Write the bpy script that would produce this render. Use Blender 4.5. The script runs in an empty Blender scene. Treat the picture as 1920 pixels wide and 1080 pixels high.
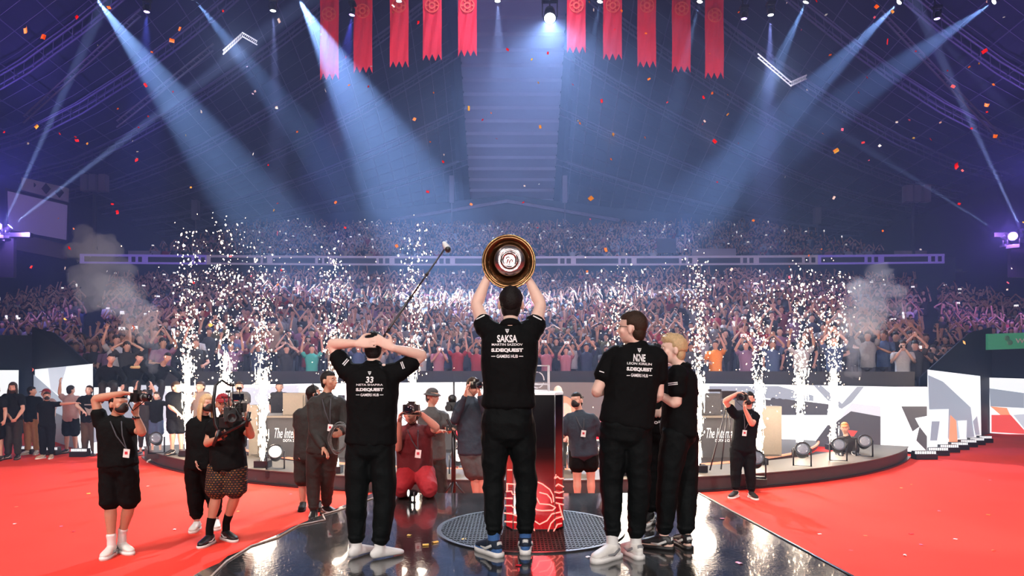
import bpy, bmesh, math, random
import numpy as np
from mathutils import Vector, Matrix, noise
from mathutils.bvhtree import BVHTree
S = bpy.context.scene
C = S.collection
rnd = random.Random(7)
R = math.radians
PI = math.pi
F = 1280.0          # focal length in pixels of the 1920 wide frame
CAMZ = 1.9
STAGE = .53         # height of the glossy stage

def P(u, v, Y):
    return Vector(((u - 960) * Y / F, Y, CAMZ - (v - 692) * Y / F))

# ------------------------------------------------------------------ camera
cam_data = bpy.data.cameras.new('camera')
cam = bpy.data.objects.new('camera', cam_data)
C.objects.link(cam)
cam_data.lens = 24
cam_data.sensor_width = 36
cam_data.shift_y = 152 / 1920
cam_data.clip_end = 300
cam.location = (0, 0, CAMZ)
cam.rotation_euler = (PI / 2, 0, 0)
S.camera = cam
# ------------------------------------------------------------------ exposure, world
S.view_settings.view_transform = 'Standard'
S.view_settings.look = 'None'
S.view_settings.gamma = 1
S.view_settings.use_curve_mapping = False
S.view_settings.exposure = 0.0
S.cycles.use_denoising = True
S.cycles.volume_bounces = 0
S.cycles.max_bounces = 6
S.cycles.diffuse_bounces = 2
S.cycles.glossy_bounces = 3
S.cycles.transparent_max_bounces = 16
S.cycles.sample_clamp_indirect = 6
world = bpy.data.worlds.new('world')
S.world = world
world.use_nodes = True
world.node_tree.nodes['Background'].inputs[0].default_value = (.006, .007, .022, 1)
world.node_tree.nodes['Background'].inputs[1].default_value = 1.0

def light(kind, name, loc, target, energy, color, size=1.0, spot=40, blend=.5):
    l = bpy.data.lights.new(name, kind)
    l.energy = energy
    l.color = color
    if kind == 'AREA':
        l.size = size
    else:
        l.shadow_soft_size = size
    if kind == 'SPOT':
        l.spot_size = R(spot)
        l.spot_blend = blend
    o = bpy.data.objects.new(name, l)
    C.objects.link(o)
    o.location = loc
    if target is not None:
        o.rotation_euler = (Vector(target) - Vector(loc)).to_track_quat('-Z', 'Y').to_euler()
    return o

# arena lights: hung above and behind the camera, aimed at stage and carpet
light('SPOT', 'key_light', (-7, -9, 11), (-1.0, 7, .8), 5200, (1, .93, .88), .8, 75, .8)
light('SPOT', 'key_light', (8, -9, 11), (1.5, 7, .8), 4400, (1, .93, .90), .8, 75, .8)
light('SPOT', 'carpet_light', (-9, 1, 12), (-6.5, 8.5, 0), 5600, (1, .86, .80), .8, 66, .9)
light('SPOT', 'carpet_light', (10, 2, 12), (7, 9, 0), 5600, (1, .88, .84), .8, 66, .9)
light('SPOT', 'carpet_light', (9, 3, 12), P(1762, 1000, 7.9), 2600, (1, .95, .95), .1, 9, .9)
light('SPOT', 'dais_light', (0, 4, 13), (0, 14, .5), 3600, (1, .93, .88), .8, 75, .9)
light('SPOT', 'crowd_light', (-6, 10, 15), (-7, 25, 2.5), 4300, (.76, .48, 1), .5, 56, .9)
light('SPOT', 'crowd_light', (6, 10, 17), (7, 25, 2.5), 4400, (1, .50, .80), .5, 56, .9)
light('SPOT', 'crowd_light', (0, 16, 19), (0, 42, 7), 5200, (.78, .55, 1), .5, 80, .9)
light('SPOT', 'crowd_light', (0, 26, 22), (0, 58, 13), 6000, (.50, .58, 1), .5, 80, .9)
light('SPOT', 'crowd_light', (-8, 8, 15), (-26, 28, 5), 3000, (.65, .60, .85), .5, 60, .9)
light('SPOT', 'crowd_light', (8, 8, 15), (26, 28, 5), 2600, (.8, .62, .72), .5, 60, .9)

light('SPOT', 'front_wash', (0, -7, 3), (0, 14, 7.0), 1700, (1, .88, .84), .3, 95, .9)  # added fill from behind the camera to brighten the confetti in the air

# ------------------------------------------------------------------ materials
_mats = {}
def M(name, col, rough=.6, metal=0.0, bump=None, var=.12, vscale=30, emis=None, coat=0, spec=None, coordinates='Object'):
    """A procedural material: colour broken up by noise, optional bump, optional emission."""
    if name in _mats:
        return _mats[name]
    m = bpy.data.materials.new(name)
    m.use_nodes = True
    nt = m.node_tree
    b = nt.nodes['Principled BSDF']
    b.inputs['Roughness'].default_value = rough
    b.inputs['Metallic'].default_value = metal
    b.inputs['Coat Weight'].default_value = coat
    if spec is not None:
        b.inputs['Specular IOR Level'].default_value = spec
    tc = nt.nodes.new('ShaderNodeTexCoord')
    nz = nt.nodes.new('ShaderNodeTexNoise')
    nz.inputs['Scale'].default_value = vscale
    nt.links.new(tc.outputs[coordinates], nz.inputs['Vector'])
    mx = nt.nodes.new('ShaderNodeMix')
    mx.data_type = 'RGBA'
    nt.links.new(nz.outputs['Fac'], mx.inputs['Factor'])
    mx.inputs['A'].default_value = tuple(max(0, c * (1 - var)) for c in col) + (1,)
    mx.inputs['B'].default_value = tuple(min(1, c * (1 + var)) for c in col) + (1,)
    nt.links.new(mx.outputs['Result'], b.inputs['Base Color'])
    if bump:
        n2 = nt.nodes.new('ShaderNodeTexNoise')
        n2.inputs['Scale'].default_value = bump[0]
        n2.inputs['Detail'].default_value = 4
        nt.links.new(tc.outputs[coordinates], n2.inputs['Vector'])
        bp = nt.nodes.new('ShaderNodeBump')
        bp.inputs['Strength'].default_value = bump[1]
        bp.inputs['Distance'].default_value = bump[2] if len(bump) > 2 else .01
        nt.links.new(n2.outputs['Fac'], bp.inputs['Height'])
        nt.links.new(bp.outputs['Normal'], b.inputs['Normal'])
    if emis:
        b.inputs['Emission Color'].default_value = tuple(emis[:3]) + (1,)
        b.inputs['Emission Strength'].default_value = emis[3]
    _mats[name] = m
    return m

SKIN = M('skin', (.62, .34, .25), .5, bump=(120, .15, .002), var=.06)
SKIN_PALE = M('skin_pale', (.86, .58, .47), .5, bump=(120, .15, .002), var=.05)
SKIN_TAN = M('skin_tan', (.50, .26, .17), .5, bump=(120, .15, .002), var=.06)
HAIR_DARK = M('hair_dark', (.006, .004, .004), .6, bump=(130, 1, .006), var=.4, spec=.3)
HAIR_BROWN = M('hair_brown', (.035, .018, .010), .6, bump=(130, 1, .006), var=.4, spec=.3)
HAIR_BLOND = M('hair_blond', (.58, .40, .21), .5, bump=(160, .7, .005), var=.4, vscale=90)
BLACK_CLOTH = M('black_cloth', (.004, .0045, .005), .85, bump=(26, .5, .012), var=.2, spec=.13)
BLACK_PANTS = M('black_pants', (.003, .0045, .005), .75, bump=(16, .5, .02), var=.2, spec=.14)
BLACK_SHORTS = M('black_shorts', (.004, .004, .0045), .85, bump=(18, .5, .02), var=.2, spec=.13)
GREY_CLOTH = M('grey_cloth', (.07, .065, .065), .8, bump=(20, .5, .015), var=.2)
CHAR_CLOTH = M('charcoal_cloth', (.016, .014, .013), .8, bump=(20, .5, .015), var=.2)
NAVY_CLOTH = M('navy_cloth', (.018, .028, .045), .75, bump=(20, .5, .015), var=.2)
WHITE_FABRIC = M('white_fabric', (.8, .78, .75), .7, bump=(60, .3, .004), var=.05)
WHITE_PRINT = M('white_print', (.85, .85, .85), .5, var=.03)
SHOE_WHITE = M('white_leather', (.78, .75, .70), .45, bump=(40, .2, .004), var=.06)
SHOE_BLACK = M('black_leather', (.015, .015, .016), .4, bump=(40, .2, .004))
SHOE_NAVY = M('navy_knit', (.006, .014, .034), .8, bump=(200, .4, .003))
SOCK_BLUE = M('blue_sock', (.04, .12, .32), .85, bump=(200, .4, .003), var=.3, vscale=120)
PLASTIC = M('black_plastic', (.012, .012, .013), .35, bump=(200, .1, .002))
METAL_DARK = M('dark_metal', (.06, .06, .065), .35, .8, bump=(60, .1, .002))
CHROME = M('chrome', (.8, .8, .82), .08, 1)
GLASS_DARK = M('lens_glass', (.01, .012, .02), .05, 0, coat=1)
RED_CLOTH = M('red_cloth', (.30, .012, .02), .8, bump=(20, .5, .015), var=.2)
DARK_RED = M('dark_red_cloth', (.10, .008, .012), .8, bump=(20, .5, .015), var=.2)
MASK = M('black_mask', (.014, .014, .015), .7, bump=(60, .2, .003))

# ------------------------------------------------------------------ mesh builder
class MB:
    def __init__(s):
        s.v = []; s.f = []; s.m = []; s.mi = 0
    def add(s, vs, fs):
        o = len(s.v)
        s.v += [Vector(v) for v in vs]
        s.f += [tuple(i + o for i in f) for f in fs]
        s.m += [s.mi] * len(fs)
        return s
    def loft(s, pts, rad, lat=(1, 0, 0), n=14, cap=True, sq=2.0):
        """Closed tube through pts; rad holds r or (half width along lat, half depth); lat may be one vector or one per ring."""
        pts = [Vector(p) for p in pts]
        k = len(pts)
        lats = lat if isinstance(lat, list) else [Vector(lat)] * k
        rings = []
        def ring(c, t, l, a, b):
            t = t.normalized()
            l = l - t * l.dot(t)
            if l.length < 1e-4:
                l = t.orthogonal()
            l.normalize()
            d = t.cross(l)
            out = []
            for i in range(n):
                th = 2 * PI * i / n
                cx, sy = math.cos(th), math.sin(th)
                if sq != 2.0:
                    cx = math.copysign(abs(cx) ** (2 / sq), cx)
                    sy = math.copysign(abs(sy) ** (2 / sq), sy)
                out.append(c + l * (a * cx) + d * (b * sy))
            return out
        for i, p in enumerate(pts):
            t = pts[min(i + 1, k - 1)] - pts[max(i - 1, 0)]
            r = rad[i] if not isinstance(rad, (int, float)) else rad
            a, b = (r, r) if isinstance(r, (int, float)) else r
            if i == 0 and cap:
                e = min(a, b) * .55
                tt = (pts[0] - pts[1]).normalized()
                rings.append(ring(p + tt * e, t, Vector(lats[i]), a * .55, b * .55))
            rings.append(ring(p, t, Vector(lats[i]), a, b))
            if i == k - 1 and cap:
                e = min(a, b) * .55
                tt = (pts[-1] - pts[-2]).normalized()
                rings.append(ring(p + tt * e, t, Vector(lats[i]), a * .55, b * .55))
        vs = [v for rg in rings for v in rg]
        fs = []
        for j in range(len(rings) - 1):
            for i in range(n):
                i2 = (i + 1) % n
                fs.append((j * n + i, j * n + i2, (j + 1) * n + i2, (j + 1) * n + i))
        fs.append(tuple(reversed(range(n))))
        fs.append(tuple((len(rings) - 1) * n + i for i in range(n)))
        return s.add(vs, fs)
    def ell(s, c, r, ax=None, n=16, m=10):
        """Ellipsoid; ax = (x, y, z) axis vectors."""
        c = Vector(c)
        X, Y, Z = ax if ax else (Vector((1, 0, 0)), Vector((0, 1, 0)), Vector((0, 0, 1)))
        if isinstance(r, (int, float)):
            r = (r, r, r)
        vs = []
        for j in range(1, m):
            ph = PI * j / m
            for i in range(n):
                th = 2 * PI * i / n
                vs.append(c + X * (r[0] * math.sin(ph) * math.cos(th)) + Y * (r[1] * math.sin(ph) * math.sin(th)) + Z * (r[2] * math.cos(ph)))
        top = len(vs); vs.append(c + Z * r[2]); vs.append(c - Z * r[2])
        fs = []
        for j in range(m - 2):
            for i in range(n):
                i2 = (i + 1) % n
                fs.append((j * n + i, (j + 1) * n + i, (j + 1) * n + i2, j * n + i2))
        for i in range(n):
            i2 = (i + 1) % n
            fs.append((top, i, i2))
            fs.append((top + 1, (m - 2) * n + i2, (m - 2) * n + i))
        return s.add(vs, fs)
    def box(s, c, h, ax=None):
        """Box with centre c, half sizes h, axes ax."""
        c = Vector(c)
        X, Y, Z = ax if ax else (Vector((1, 0, 0)), Vector((0, 1, 0)), Vector((0, 0, 1)))
        vs = [c + X * (h[0] * i) + Y * (h[1] * j) + Z * (h[2] * k) for i in (-1, 1) for j in (-1, 1) for k in (-1, 1)]
        return s.add(vs, [(0, 1, 3, 2), (4, 6, 7, 5), (0, 4, 5, 1), (2, 3, 7, 6), (0, 2, 6, 4), (1, 5, 7, 3)])
    def cyl(s, a, b, r, r2=None, n=16):
        a, b = Vector(a), Vector(b)
        return s.loft([a, b], [r, r if r2 is None else r2], lat=(b - a).orthogonal(), n=n, cap=False)
    def rings(s, prof, c, ax, n=32, close=False):
        """Lathe: prof = [(radius, height)], axes (X, Y, Z=axis)."""
        c = Vector(c); X, Y, Z = ax
        vs = []
        for (r, h) in prof:
            for i in range(n):
                th = 2 * PI * i / n
                vs.append(c + X * (r * math.cos(th)) + Y * (r * math.sin(th)) + Z * h)
        fs = []
        k = len(prof)
        for j in range(k - 1 + (1 if close else 0)):
            j2 = (j + 1) % k
            for i in range(n):
                i2 = (i + 1) % n
                fs.append((j * n + i, j * n + i2, j2 * n + i2, j2 * n + i))
        if not close:
            fs.append(tuple(reversed(range(n))))
            fs.append(tuple((k - 1) * n + i for i in range(n)))
        return s.add(vs, fs)
    def prism(s, poly, d):
        """Extrude a polygon (3D points) along vector d."""
        n = len(poly); d = Vector(d)
        vs = [Vector(p) for p in poly] + [Vector(p) + d for p in poly]
        fs = [tuple(range(n)), tuple(reversed(range(n, 2 * n)))] + [(i, n + i, n + (i + 1) % n, (i + 1) % n) for i in range(n)]
        return s.add(vs, fs)
    def quad(s, a, b, c, d):
        return s.add([a, b, c, d], [(0, 1, 2, 3)])

def build(mb, name, mats, parent=None, org=None, smooth=True, fixn=True):
    """Link the builder's shapes as ONE object. org = world position of the thing's base."""
    org = Vector(org) if org is not None else (Vector(parent['_o']) if parent is not None and '_o' in parent else Vector((0, 0, 0)))
    me = bpy.data.meshes.new(name)
    me.from_pydata([v - org for v in mb.v], [], mb.f)
    if not isinstance(mats, (list, tuple)):
        mats = [mats]
    for m in mats:
        me.materials.append(m)
    if any(mb.m):
        me.polygons.foreach_set('material_index', mb.m)
    if fixn:
        bm = bmesh.new(); bm.from_mesh(me)
        bmesh.ops.recalc_face_normals(bm, faces=bm.faces)
        bm.to_mesh(me); bm.free()
    if smooth:
        me.polygons.foreach_set('use_smooth', [True] * len(me.polygons))
    o = bpy.data.objects.new(name, me)
    C.objects.link(o)
    if parent is not None:
        o.parent = parent
    else:
        o.location = org
    o['_o'] = tuple(org)
    return o

def tag(o, label=None, cat=None, group=None, kind=None):
    if label: o['label'] = label
    if cat: o['category'] = cat
    if group: o['group'] = group
    if kind: o['kind'] = kind
    return o

def empty(name, loc, label=None, cat=None, group=None):
    o = bpy.data.objects.new(name, None)
    C.objects.link(o)
    o.empty_display_size = .1
    o.location = loc
    o['_o'] = tuple(loc)
    return tag(o, label, cat, group)

def flat(o):
    o.data.polygons.foreach_set('use_smooth', [False] * len(o.data.polygons))
    return o

def copy_tree(o, parent=None):
    c = o.copy(); C.objects.link(c)
    if parent is not None:
        c.parent = parent
    for ch in [x for x in o.children]:
        copy_tree(ch, c)
    return c

_bake = []          # (object, voxel, smooth iterations, wrinkle amplitude, wrinkle scale)
def soft(o, voxel, it=4, amp=0, sc=9):
    """Merge the overlapping shapes of a mesh into one smooth continuous skin."""
    md = o.modifiers.new('r', 'REMESH'); md.mode = 'VOXEL'; md.voxel_size = voxel
    md.use_smooth_shade = True
    if it:
        ms = o.modifiers.new('s', 'SMOOTH'); ms.iterations = it; ms.factor = .5
    _bake.append((o, amp, sc))
    return o

def bake_all():
    dg = bpy.context.evaluated_depsgraph_get()
    done = {}
    for o, amp, sc in _bake:
        ev = o.evaluated_get(dg)
        me = bpy.data.meshes.new_from_object(ev)
        done[o.name] = me
    for o, amp, sc in _bake:
        me = done[o.name]
        mats = [m for m in o.data.materials]
        me.materials.clear()
        for m in mats[:1]:
            me.materials.append(m)
        o.modifiers.clear()
        nm = o.data.name
        o.data = me
        if amp:
            n = len(me.vertices)
            co = np.empty(n * 3); no = np.empty(n * 3)
            me.vertices.foreach_get('co', co); me.vertices.foreach_get('normal', no)
            co = co.reshape(-1, 3); no = no.reshape(-1, 3)
            d = np.empty(n)
            ofs = Vector((len(nm) * 3 % 17, 3, 5))
            for i in range(n):
                p = Vector(co[i])
                q = Vector((p.x * sc, p.y * sc, p.z * sc * .9)) + ofs
                q += Vector((noise.noise(q * .5), noise.noise(q * .5 + Vector((9, 0, 0))), 0)) * 1.3
                d[i] = (1 - abs(noise.noise(q)) * 3.2) * amp
            co = co + no * d[:, None]
            me.vertices.foreach_set('co', co.ravel())
        me.polygons.foreach_set('use_smooth', [True] * len(me.polygons))
    _bake.clear()
# ================================================================== SETTING
CARPET = M('red_carpet', (.92, .055, .035), .85, bump=(220, .35, .004), var=.10, vscale=1.3, spec=.2)
DARK = M('dark_panel', (.02, .022, .028), .6, bump=(12, .2, .01))
NAVY = M('navy_panel', (.020, .035, .06), .6, bump=(12, .2, .01))
CONCRETE = M('concrete_step', (.05, .05, .065), .85, bump=(20, .4, .01))
ROOF = M('roof_sheet', (.010, .013, .030), .7, bump=(4, .3, .03))
ROOF_STEEL = M('roof_steel', (.13, .13, .20), .45, .3, bump=(10, .2, .01))
RIDGE = M('ridge_panel', (.34, .31, .40), .6, bump=(5, .3, .02))
DAIS_TOP = M('dais_top', (.13, .115, .095), .5, bump=(40, .2, .005))
DAIS_SIDE = M('dais_side', (.05, .042, .042), .55, bump=(40, .2, .005))
LED_WHITE = M('led_white', (.5, .5, .5), .4, emis=(.90, .95, 1, .98))
LED_GREY = M('led_grey', (.1, .1, .1), .4, emis=(.36, .40, .50, .9))
LED_PALE = M('led_pale', (.3, .3, .3), .4, emis=(.62, .66, .78, .9))
LED_DARK = M('led_dark', (.03, .03, .03), .4, emis=(.075, .07, .085, 1))
LED_RED = M('led_red', (.2, .02, .02), .4, emis=(.9, .10, .09, 1))
LED_ORANGE = M('led_orange', (.3, .1, .05), .4, emis=(1, .36, .20, 1))
LED_TAUPE = M('led_taupe', (.1, .08, .07), .4, emis=(.15, .12, .11, 1))

def struct(mb, name, mats, smooth=False, fixn=True):
    return tag(build(mb, name, mats, smooth=smooth, fixn=fixn), kind='structure')

mb = MB(); mb.box((0, 12, -.05), (34, 17, .05)); struct(mb, 'floor', CARPET)

# ---- seating bowl
def row_c(k): return .075 * math.exp(-k / 14)
def rowY(k, x):
    ax = abs(x)
    side = 16.55 + .85 * k + (min(ax, 14.5) - 9.5) * .915 + max(0, ax - 14.5) * .15
    return max(21.8 + .85 * k - row_c(k) * x * x, side)
def rowZ(k): return .9 + .215 * k
def upY(j, x): return 47 + .82 * j - .0022 * x * x
def upZ(j): return 8.3 + .29 * j
NLOW, NUP = 26, 18
mb = MB()
def tier(mb, Yf, Zf, n, xm):
    N = 60
    for k in range(n):
        X = xm(k)
        xs = [-X + 2 * X * i / N for i in range(N + 1)]
        for i in range(N):
            a, b = xs[i], xs[i + 1]
            z0, z1 = Zf(k), Zf(k + 1)
            mb.quad((a, Yf(k, a) - .4, z0), (b, Yf(k, b) - .4, z0), (b, Yf(k + 1, b) - .4, z0), (a, Yf(k + 1, a) - .4, z0))
            mb.quad((a, Yf(k + 1, a) - .4, z0), (b, Yf(k + 1, b) - .4, z0), (b, Yf(k + 1, b) - .4, z1), (a, Yf(k + 1, a) - .4, z1))
def low_xm(k): return min(26.0, 15 + k)
tier(mb, rowY, rowZ, NLOW, low_xm)
struct(mb, 'floor_lower_stand', CONCRETE, fixn=False)
mb = MB(); tier(mb, upY, upZ, NUP, lambda k: 30 - .35 * k)
struct(mb, 'floor_upper_stand', CONCRETE, fixn=False)

# parapet in front of the first row
def wallY(x): return 21 - .074 * x * x
mb = MB(); N = 30
xs = [-9 + 18 * i / N for i in range(N + 1)]
for i in range(N):
    a, b = xs[i], xs[i + 1]
    ya, yb = wallY(a) + .25, wallY(b) + .25
    mb.prism([(a, ya, 0), (b, yb, 0), (b, yb, 1.84), (a, ya, 1.84)], (0, .12, 0))
struct(mb, 'wall_parapet', DARK)
# side walls of the bowl
for sx, nm in ((-1, 'left'), (1, 'right')):
    mb = MB()
    mb.prism([(sx * 9.5, 15.9, 0), (sx * 14.2, 20.2, 0), (sx * 14.2, 20.2, 3.15), (sx * 12.6, 18.8, 2.9), (sx * 9.5, 15.9, 1.7)], (sx * .12, .25, 0))
    mb.prism([(sx * 14.2, 20.2, 0), (sx * 30, 19, 0), (sx * 30, 19, 2.9), (sx * 14.2, 20.2, 2.9)], (0, .3, 0))
    struct(mb, 'wall_stand_' + nm, NAVY)
    mb = MB(); mb.box((sx * 34.5, 30, 12), (.5, 40, 12)); struct(mb, 'wall_' + nm, DARK)
mb = MB(); mb.box((0, 68.5, 10), (36, .5, 10)); struct(mb, 'wall_back', NAVY)
# dark soffit wall under the upper stand
mb = MB(); N = 24
xs = [-29 + 58 * i / N for i in range(N + 1)]
for i in range(N):
    a, b = xs[i], xs[i + 1]
    mb.quad((a, upY(0, a) - .5, 6), (b, upY(0, b) - .5, 6), (b, upY(0, b) - .5, 9.2), (a, upY(0, a) - .5, 9.2))
struct(mb, 'wall_upper_stand', NAVY, fixn=False)

# balcony front with slots and round holes
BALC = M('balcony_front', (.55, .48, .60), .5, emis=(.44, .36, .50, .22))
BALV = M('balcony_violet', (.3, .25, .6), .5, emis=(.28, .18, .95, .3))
BALD = M('balcony_slot', (.04, .035, .06), .5)
def bY(x): return 45.6 - .0012 * x * x
mb = MB()
p = 4.03; segs = 14
def bstrip(x0, x1, z0, z1, dy, mi, d=.1):
    mb.mi = mi
    n = max(1, int((x1 - x0) / 1.0))
    for i in range(n):
        a = x0 + (x1 - x0) * i / n; b = x0 + (x1 - x0) * (i + 1) / n
        mb.prism([(a, bY(a) - dy, z0), (b, bY(b) - dy, z0), (b, bY(b) - dy, z1), (a, bY(a) - dy, z1)], (0, d, 0))
for i in range(segs):
    x0 = -28.2 + p * i
    mi = 2 if i in (0, 1, segs - 2, segs - 1) else 0
    bstrip(x0, x0 + p, 8.80, 8.92, .12, mi)
    bstrip(x0, x0 + p, 9.28, 9.42, .12, mi)
    bstrip(x0, x0 + p, 8.92, 9.28, .0, 1)
    for (a, b) in ((.0, .22), (3.05, 3.2), (3.5, 3.62), (3.92, 4.03)):
        bstrip(x0 + a, x0 + b, 8.90, 9.30, .10, mi)
struct(mb, 'trim_balcony', [BALC, BALD, BALV])

# ---- roof: ridge band and two concave flanks
def ridge(y): return 28.9 - 10.3 * (y - 50) / 16
def roofz(x, y):
    t = max(0.0, (abs(x) - 4) / 28)
    ze = 14.6
    zr = ridge(y)
    return ze + (zr - ze) * (1 - min(1, t)) ** 1.45
mb = MB()
n = 46
for i in range(n):
    y0 = 16 + 50.6 * i / n; y1 = 16 + 50.6 * (i + 1) / n
    z0, z1 = ridge(y0), ridge(y1)
    st = .28
    mb.quad((-4.1, y0, z0), (4.1, y0, z0), (4.1, y1, z1 + st), (-4.1, y1, z1 + st))
    mb.quad((-4.1, y1, z1 + st), (4.1, y1, z1 + st), (4.1, y1, z1), (-4.1, y1, z1))
struct(mb, 'ceiling_ridge', RIDGE, fixn=False)
mb = MB()
for sx in (-1, 1):
    mb.loft([(sx * 4.6, y, ridge(y) - .1) for y in (16, 30, 45, 66.6)], [(.55, .5)] * 4, n=4)
struct(mb, 'ceiling_ridge_edge', NAVY)
for sx, nm in ((-1, 'left'), (1, 'right')):
    mb = MB()
    ts = [0, .04, .08, .13, .18, .24, .3, .38, .46, .55, .65, .75, .87, 1, 1.2]
    ys = [16, 24, 32, 40, 48, 56, 67]
    g = [[(sx * (4 + 28 * t), y, roofz(4 + 28 * t, y) + .25) for t in ts] for y in ys]
    for j in range(len(ys) - 1):
        for i in range(len(ts) - 1):
            mb.quad(g[j][i], g[j][i + 1], g[j + 1][i + 1], g[j + 1][i])
    struct(mb, 'ceiling_' + nm, ROOF, smooth=True, fixn=False)
    # arched steel ribs, each a band of chords, one structure object each
    for q, y in enumerate((26, 30.5, 35, 39.5, 44, 48.5, 53, 57.5, 62)):
        mb = MB()
        for (dy, dz, r) in ((0, 0, .07), (.55, 0, .05), (.28, -.5, .06), (-.5, -.25, .035)):
            pts = [(sx * (4 + 28 * t), y + dy, roofz(4 + 28 * t, y) + dz - .1) for t in ts[:-1]]
            mb.loft(pts, r, lat=(0, 1, 0), n=5)
        for i in range(0, 56):
            t = i / 56; t2 = (i + .5) / 56
            mb.loft([(sx * (4 + 28 * t), y, roofz(4 + 28 * t, y) - .1), (sx * (4 + 28 * t2), y + .28, roofz(4 + 28 * t2, y) - .6)], .02, n=3)
        struct(mb, 'ceiling_rib_' + nm, ROOF_STEEL, smooth=True)
    mb = MB()
    for i in range(1, 46):
        y = 17 + 1.1 * i
        pts = [(sx * (4 + 28 * t), y, roofz(4 + 28 * t, y) + .1) for t in ts[:-1]]
        mb.loft(pts, .016, lat=(0, 1, 0), n=4)
    for i in range(1, 22):
        t = (i / 22) ** 1.25
        mb.loft([(sx * (4 + 28 * t), y, roofz(4 + 28 * t, y) - .05) for y in (16, 24, 32, 40, 48, 56, 66)], .035, lat=(1, 0, 0), n=4)
    struct(mb, 'ceiling_purlins_' + nm, ROOF_STEEL, smooth=True)
# peaked beam over the upper stand and the back truss
mb = MB()
mb.loft([P(735, 412, 63), P(850, 394, 63), P(950, 377, 63), P(1050, 394, 63), P(1160, 413, 63)], .16, lat=(0, 1, 0), n=6)
struct(mb, 'trim_peaked_beam', RIDGE)
mb = MB()
mb.prism([P(735, 412, 63.2), P(950, 379, 63.2), P(1160, 413, 63.2), P(1160, 440, 63.2), P(735, 440, 63.2)], (0, .3, 0))
mb.prism([P(560, 404, 64), P(760, 388, 64), P(950, 366, 64), P(1150, 389, 64), P(1340, 404, 64), P(1340, 420, 64), P(560, 420, 64)], (0, .4, 0))
struct(mb, 'wall_gable', NAVY)

# roof up-lights: violet at the rib feet; unseen ones added along the balcony
light('SPOT', 'roof_light', (0, 44, 10), (0, 62, 20), 900, (.75, .7, 1), .3, 55, .9)
light('SPOT', 'roof_light', (-27, 34, 11), (-16, 42, 24), 4800, (.24, .16, 1), .3, 95, .9)
light('SPOT', 'roof_light', (27, 34, 11), (16, 42, 24), 4000, (.34, .20, 1), .3, 95, .9)
light('SPOT', 'roof_light', (-12, 46, 10.5), (-9, 56, 20), 1100, (.22, .36, 1), .3, 100, .9)
light('SPOT', 'roof_light', (12, 46, 10.5), (9, 56, 20), 1100, (.22, .36, 1), .3, 100, .9)
light('SPOT', 'roof_light', (-24, 26, 13), (-21, 31, 26), 3800, (.35, .18, 1), .3, 110, .9)
light('SPOT', 'roof_light', (24, 26, 13), (21, 31, 26), 3200, (.42, .25, 1), .3, 110, .9)

# ---- haze hanging in the arena
m = bpy.data.materials.new('haze'); m.use_nodes = True
nt = m.node_tree; nt.nodes.clear()
out = nt.nodes.new('ShaderNodeOutputMaterial'); vs = nt.nodes.new('ShaderNodeVolumeScatter')
vs.inputs['Density'].default_value = .0072; vs.inputs['Color'].default_value = (.42, .58, 1, 1)
vs.inputs['Anisotropy'].default_value = .0
nt.links.new(vs.outputs[0], out.inputs['Volume'])
mb = MB(); mb.box((0, 38.5, 18), (33.9, 29.4, 17.9))
o = build(mb, 'haze', m, smooth=False)
tag(o, 'thin blue stage haze filling the air under the arena roof', 'haze', kind='stuff')

# ---- LED walls
def on_wall(u, v, off=0.0):
    a = (u - 960) / F
    # Y = 21 - .074 a^2 Y^2
    q = .074 * a * a
    Y = (-1 + math.sqrt(1 + 4 * q * (21 - off))) / (2 * q) if q > 1e-7 else 21 - off
    return P(u, v, Y)
def on_line(A, B):
    """maps a pixel onto the vertical plane through plan points A, B"""
    def f(u, v, off=0.0):
        a = (u - 960) / F
        dx, dy = B[0] - A[0], B[1] - A[1]
        n = Vector((dy, -dx)).normalized()
        if n.y > 0: n = -n
        ax, ay = A[0] + n.x * off, A[1] + n.y * off
        # a*Y = ax + t dx ; Y = ay + t dy
        t = (ax - a * ay) / (a * dy - dx)
        return P(u, v, ay + t * dy)
    return f
def patch(mb, fn, poly, off, mi, step=12):
    """polygon given in pixels, laid on a curved screen"""
    bm = bmesh.new()
    vs = [bm.verts.new((x, y, 0)) for x, y in poly]
    bm.faces.new(vs)
    x = min(p[0] for p in poly) + step; xm = max(p[0] for p in poly)
    while x < xm:
        bmesh.ops.bisect_plane(bm, geom=bm.verts[:] + bm.edges[:] + bm.faces[:], plane_co=(x, 0, 0), plane_no=(1, 0, 0))
        x += step
    bm.verts.index_update()
    mb.mi = mi
    mb.add([fn(v.co.x, v.co.y, off) for v in bm.verts], [tuple(v.index for v in f.verts) for f in bm.faces])
    bm.free()
LEDS = [LED_WHITE, LED_GREY, LED_PALE, LED_DARK, LED_RED, LED_ORANGE, LED_TAUPE, DARK]
def screen(name, label, outline, fn, shapes, base=0, back=None):
    root = empty(name, fn(*outline[0]) * 1.0, label, 'screen')
    root.location.z = 0; root['_o'] = tuple(root.location)
    mb = MB(); patch(mb, fn, outline, 0, 0); o = build(mb, 'screen_surface', LEDS[base], root, smooth=False, fixn=False)
    for s in shapes:
        mb = MB(); patch(mb, fn, s[1], .02 if len(s) < 3 else s[2], 0)
        build(mb, 'screen_graphic', LEDS[s[0]], root, smooth=False, fixn=False)
    mb = MB(); patch(mb, fn, outline, -.06, 0)
    build(mb, 'screen_cabinet', DARK, root, smooth=False, fixn=False)
    return root
def rowtop(u): return 692 + (CAMZ - 1.5) * F / on_wall(u, 700).y
def wall_outline(u0, u1):
    us = [u0 + (u1 - u0) * i / 8 for i in range(9)]
    top = [(u, rowtop(u)) for u in us]
    bot = [(u, 692 + (CAMZ - .06) * F / on_wall(u, 700).y) for u in reversed(us)]
    return top + bot
L = lambda *p: list(p)
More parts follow.
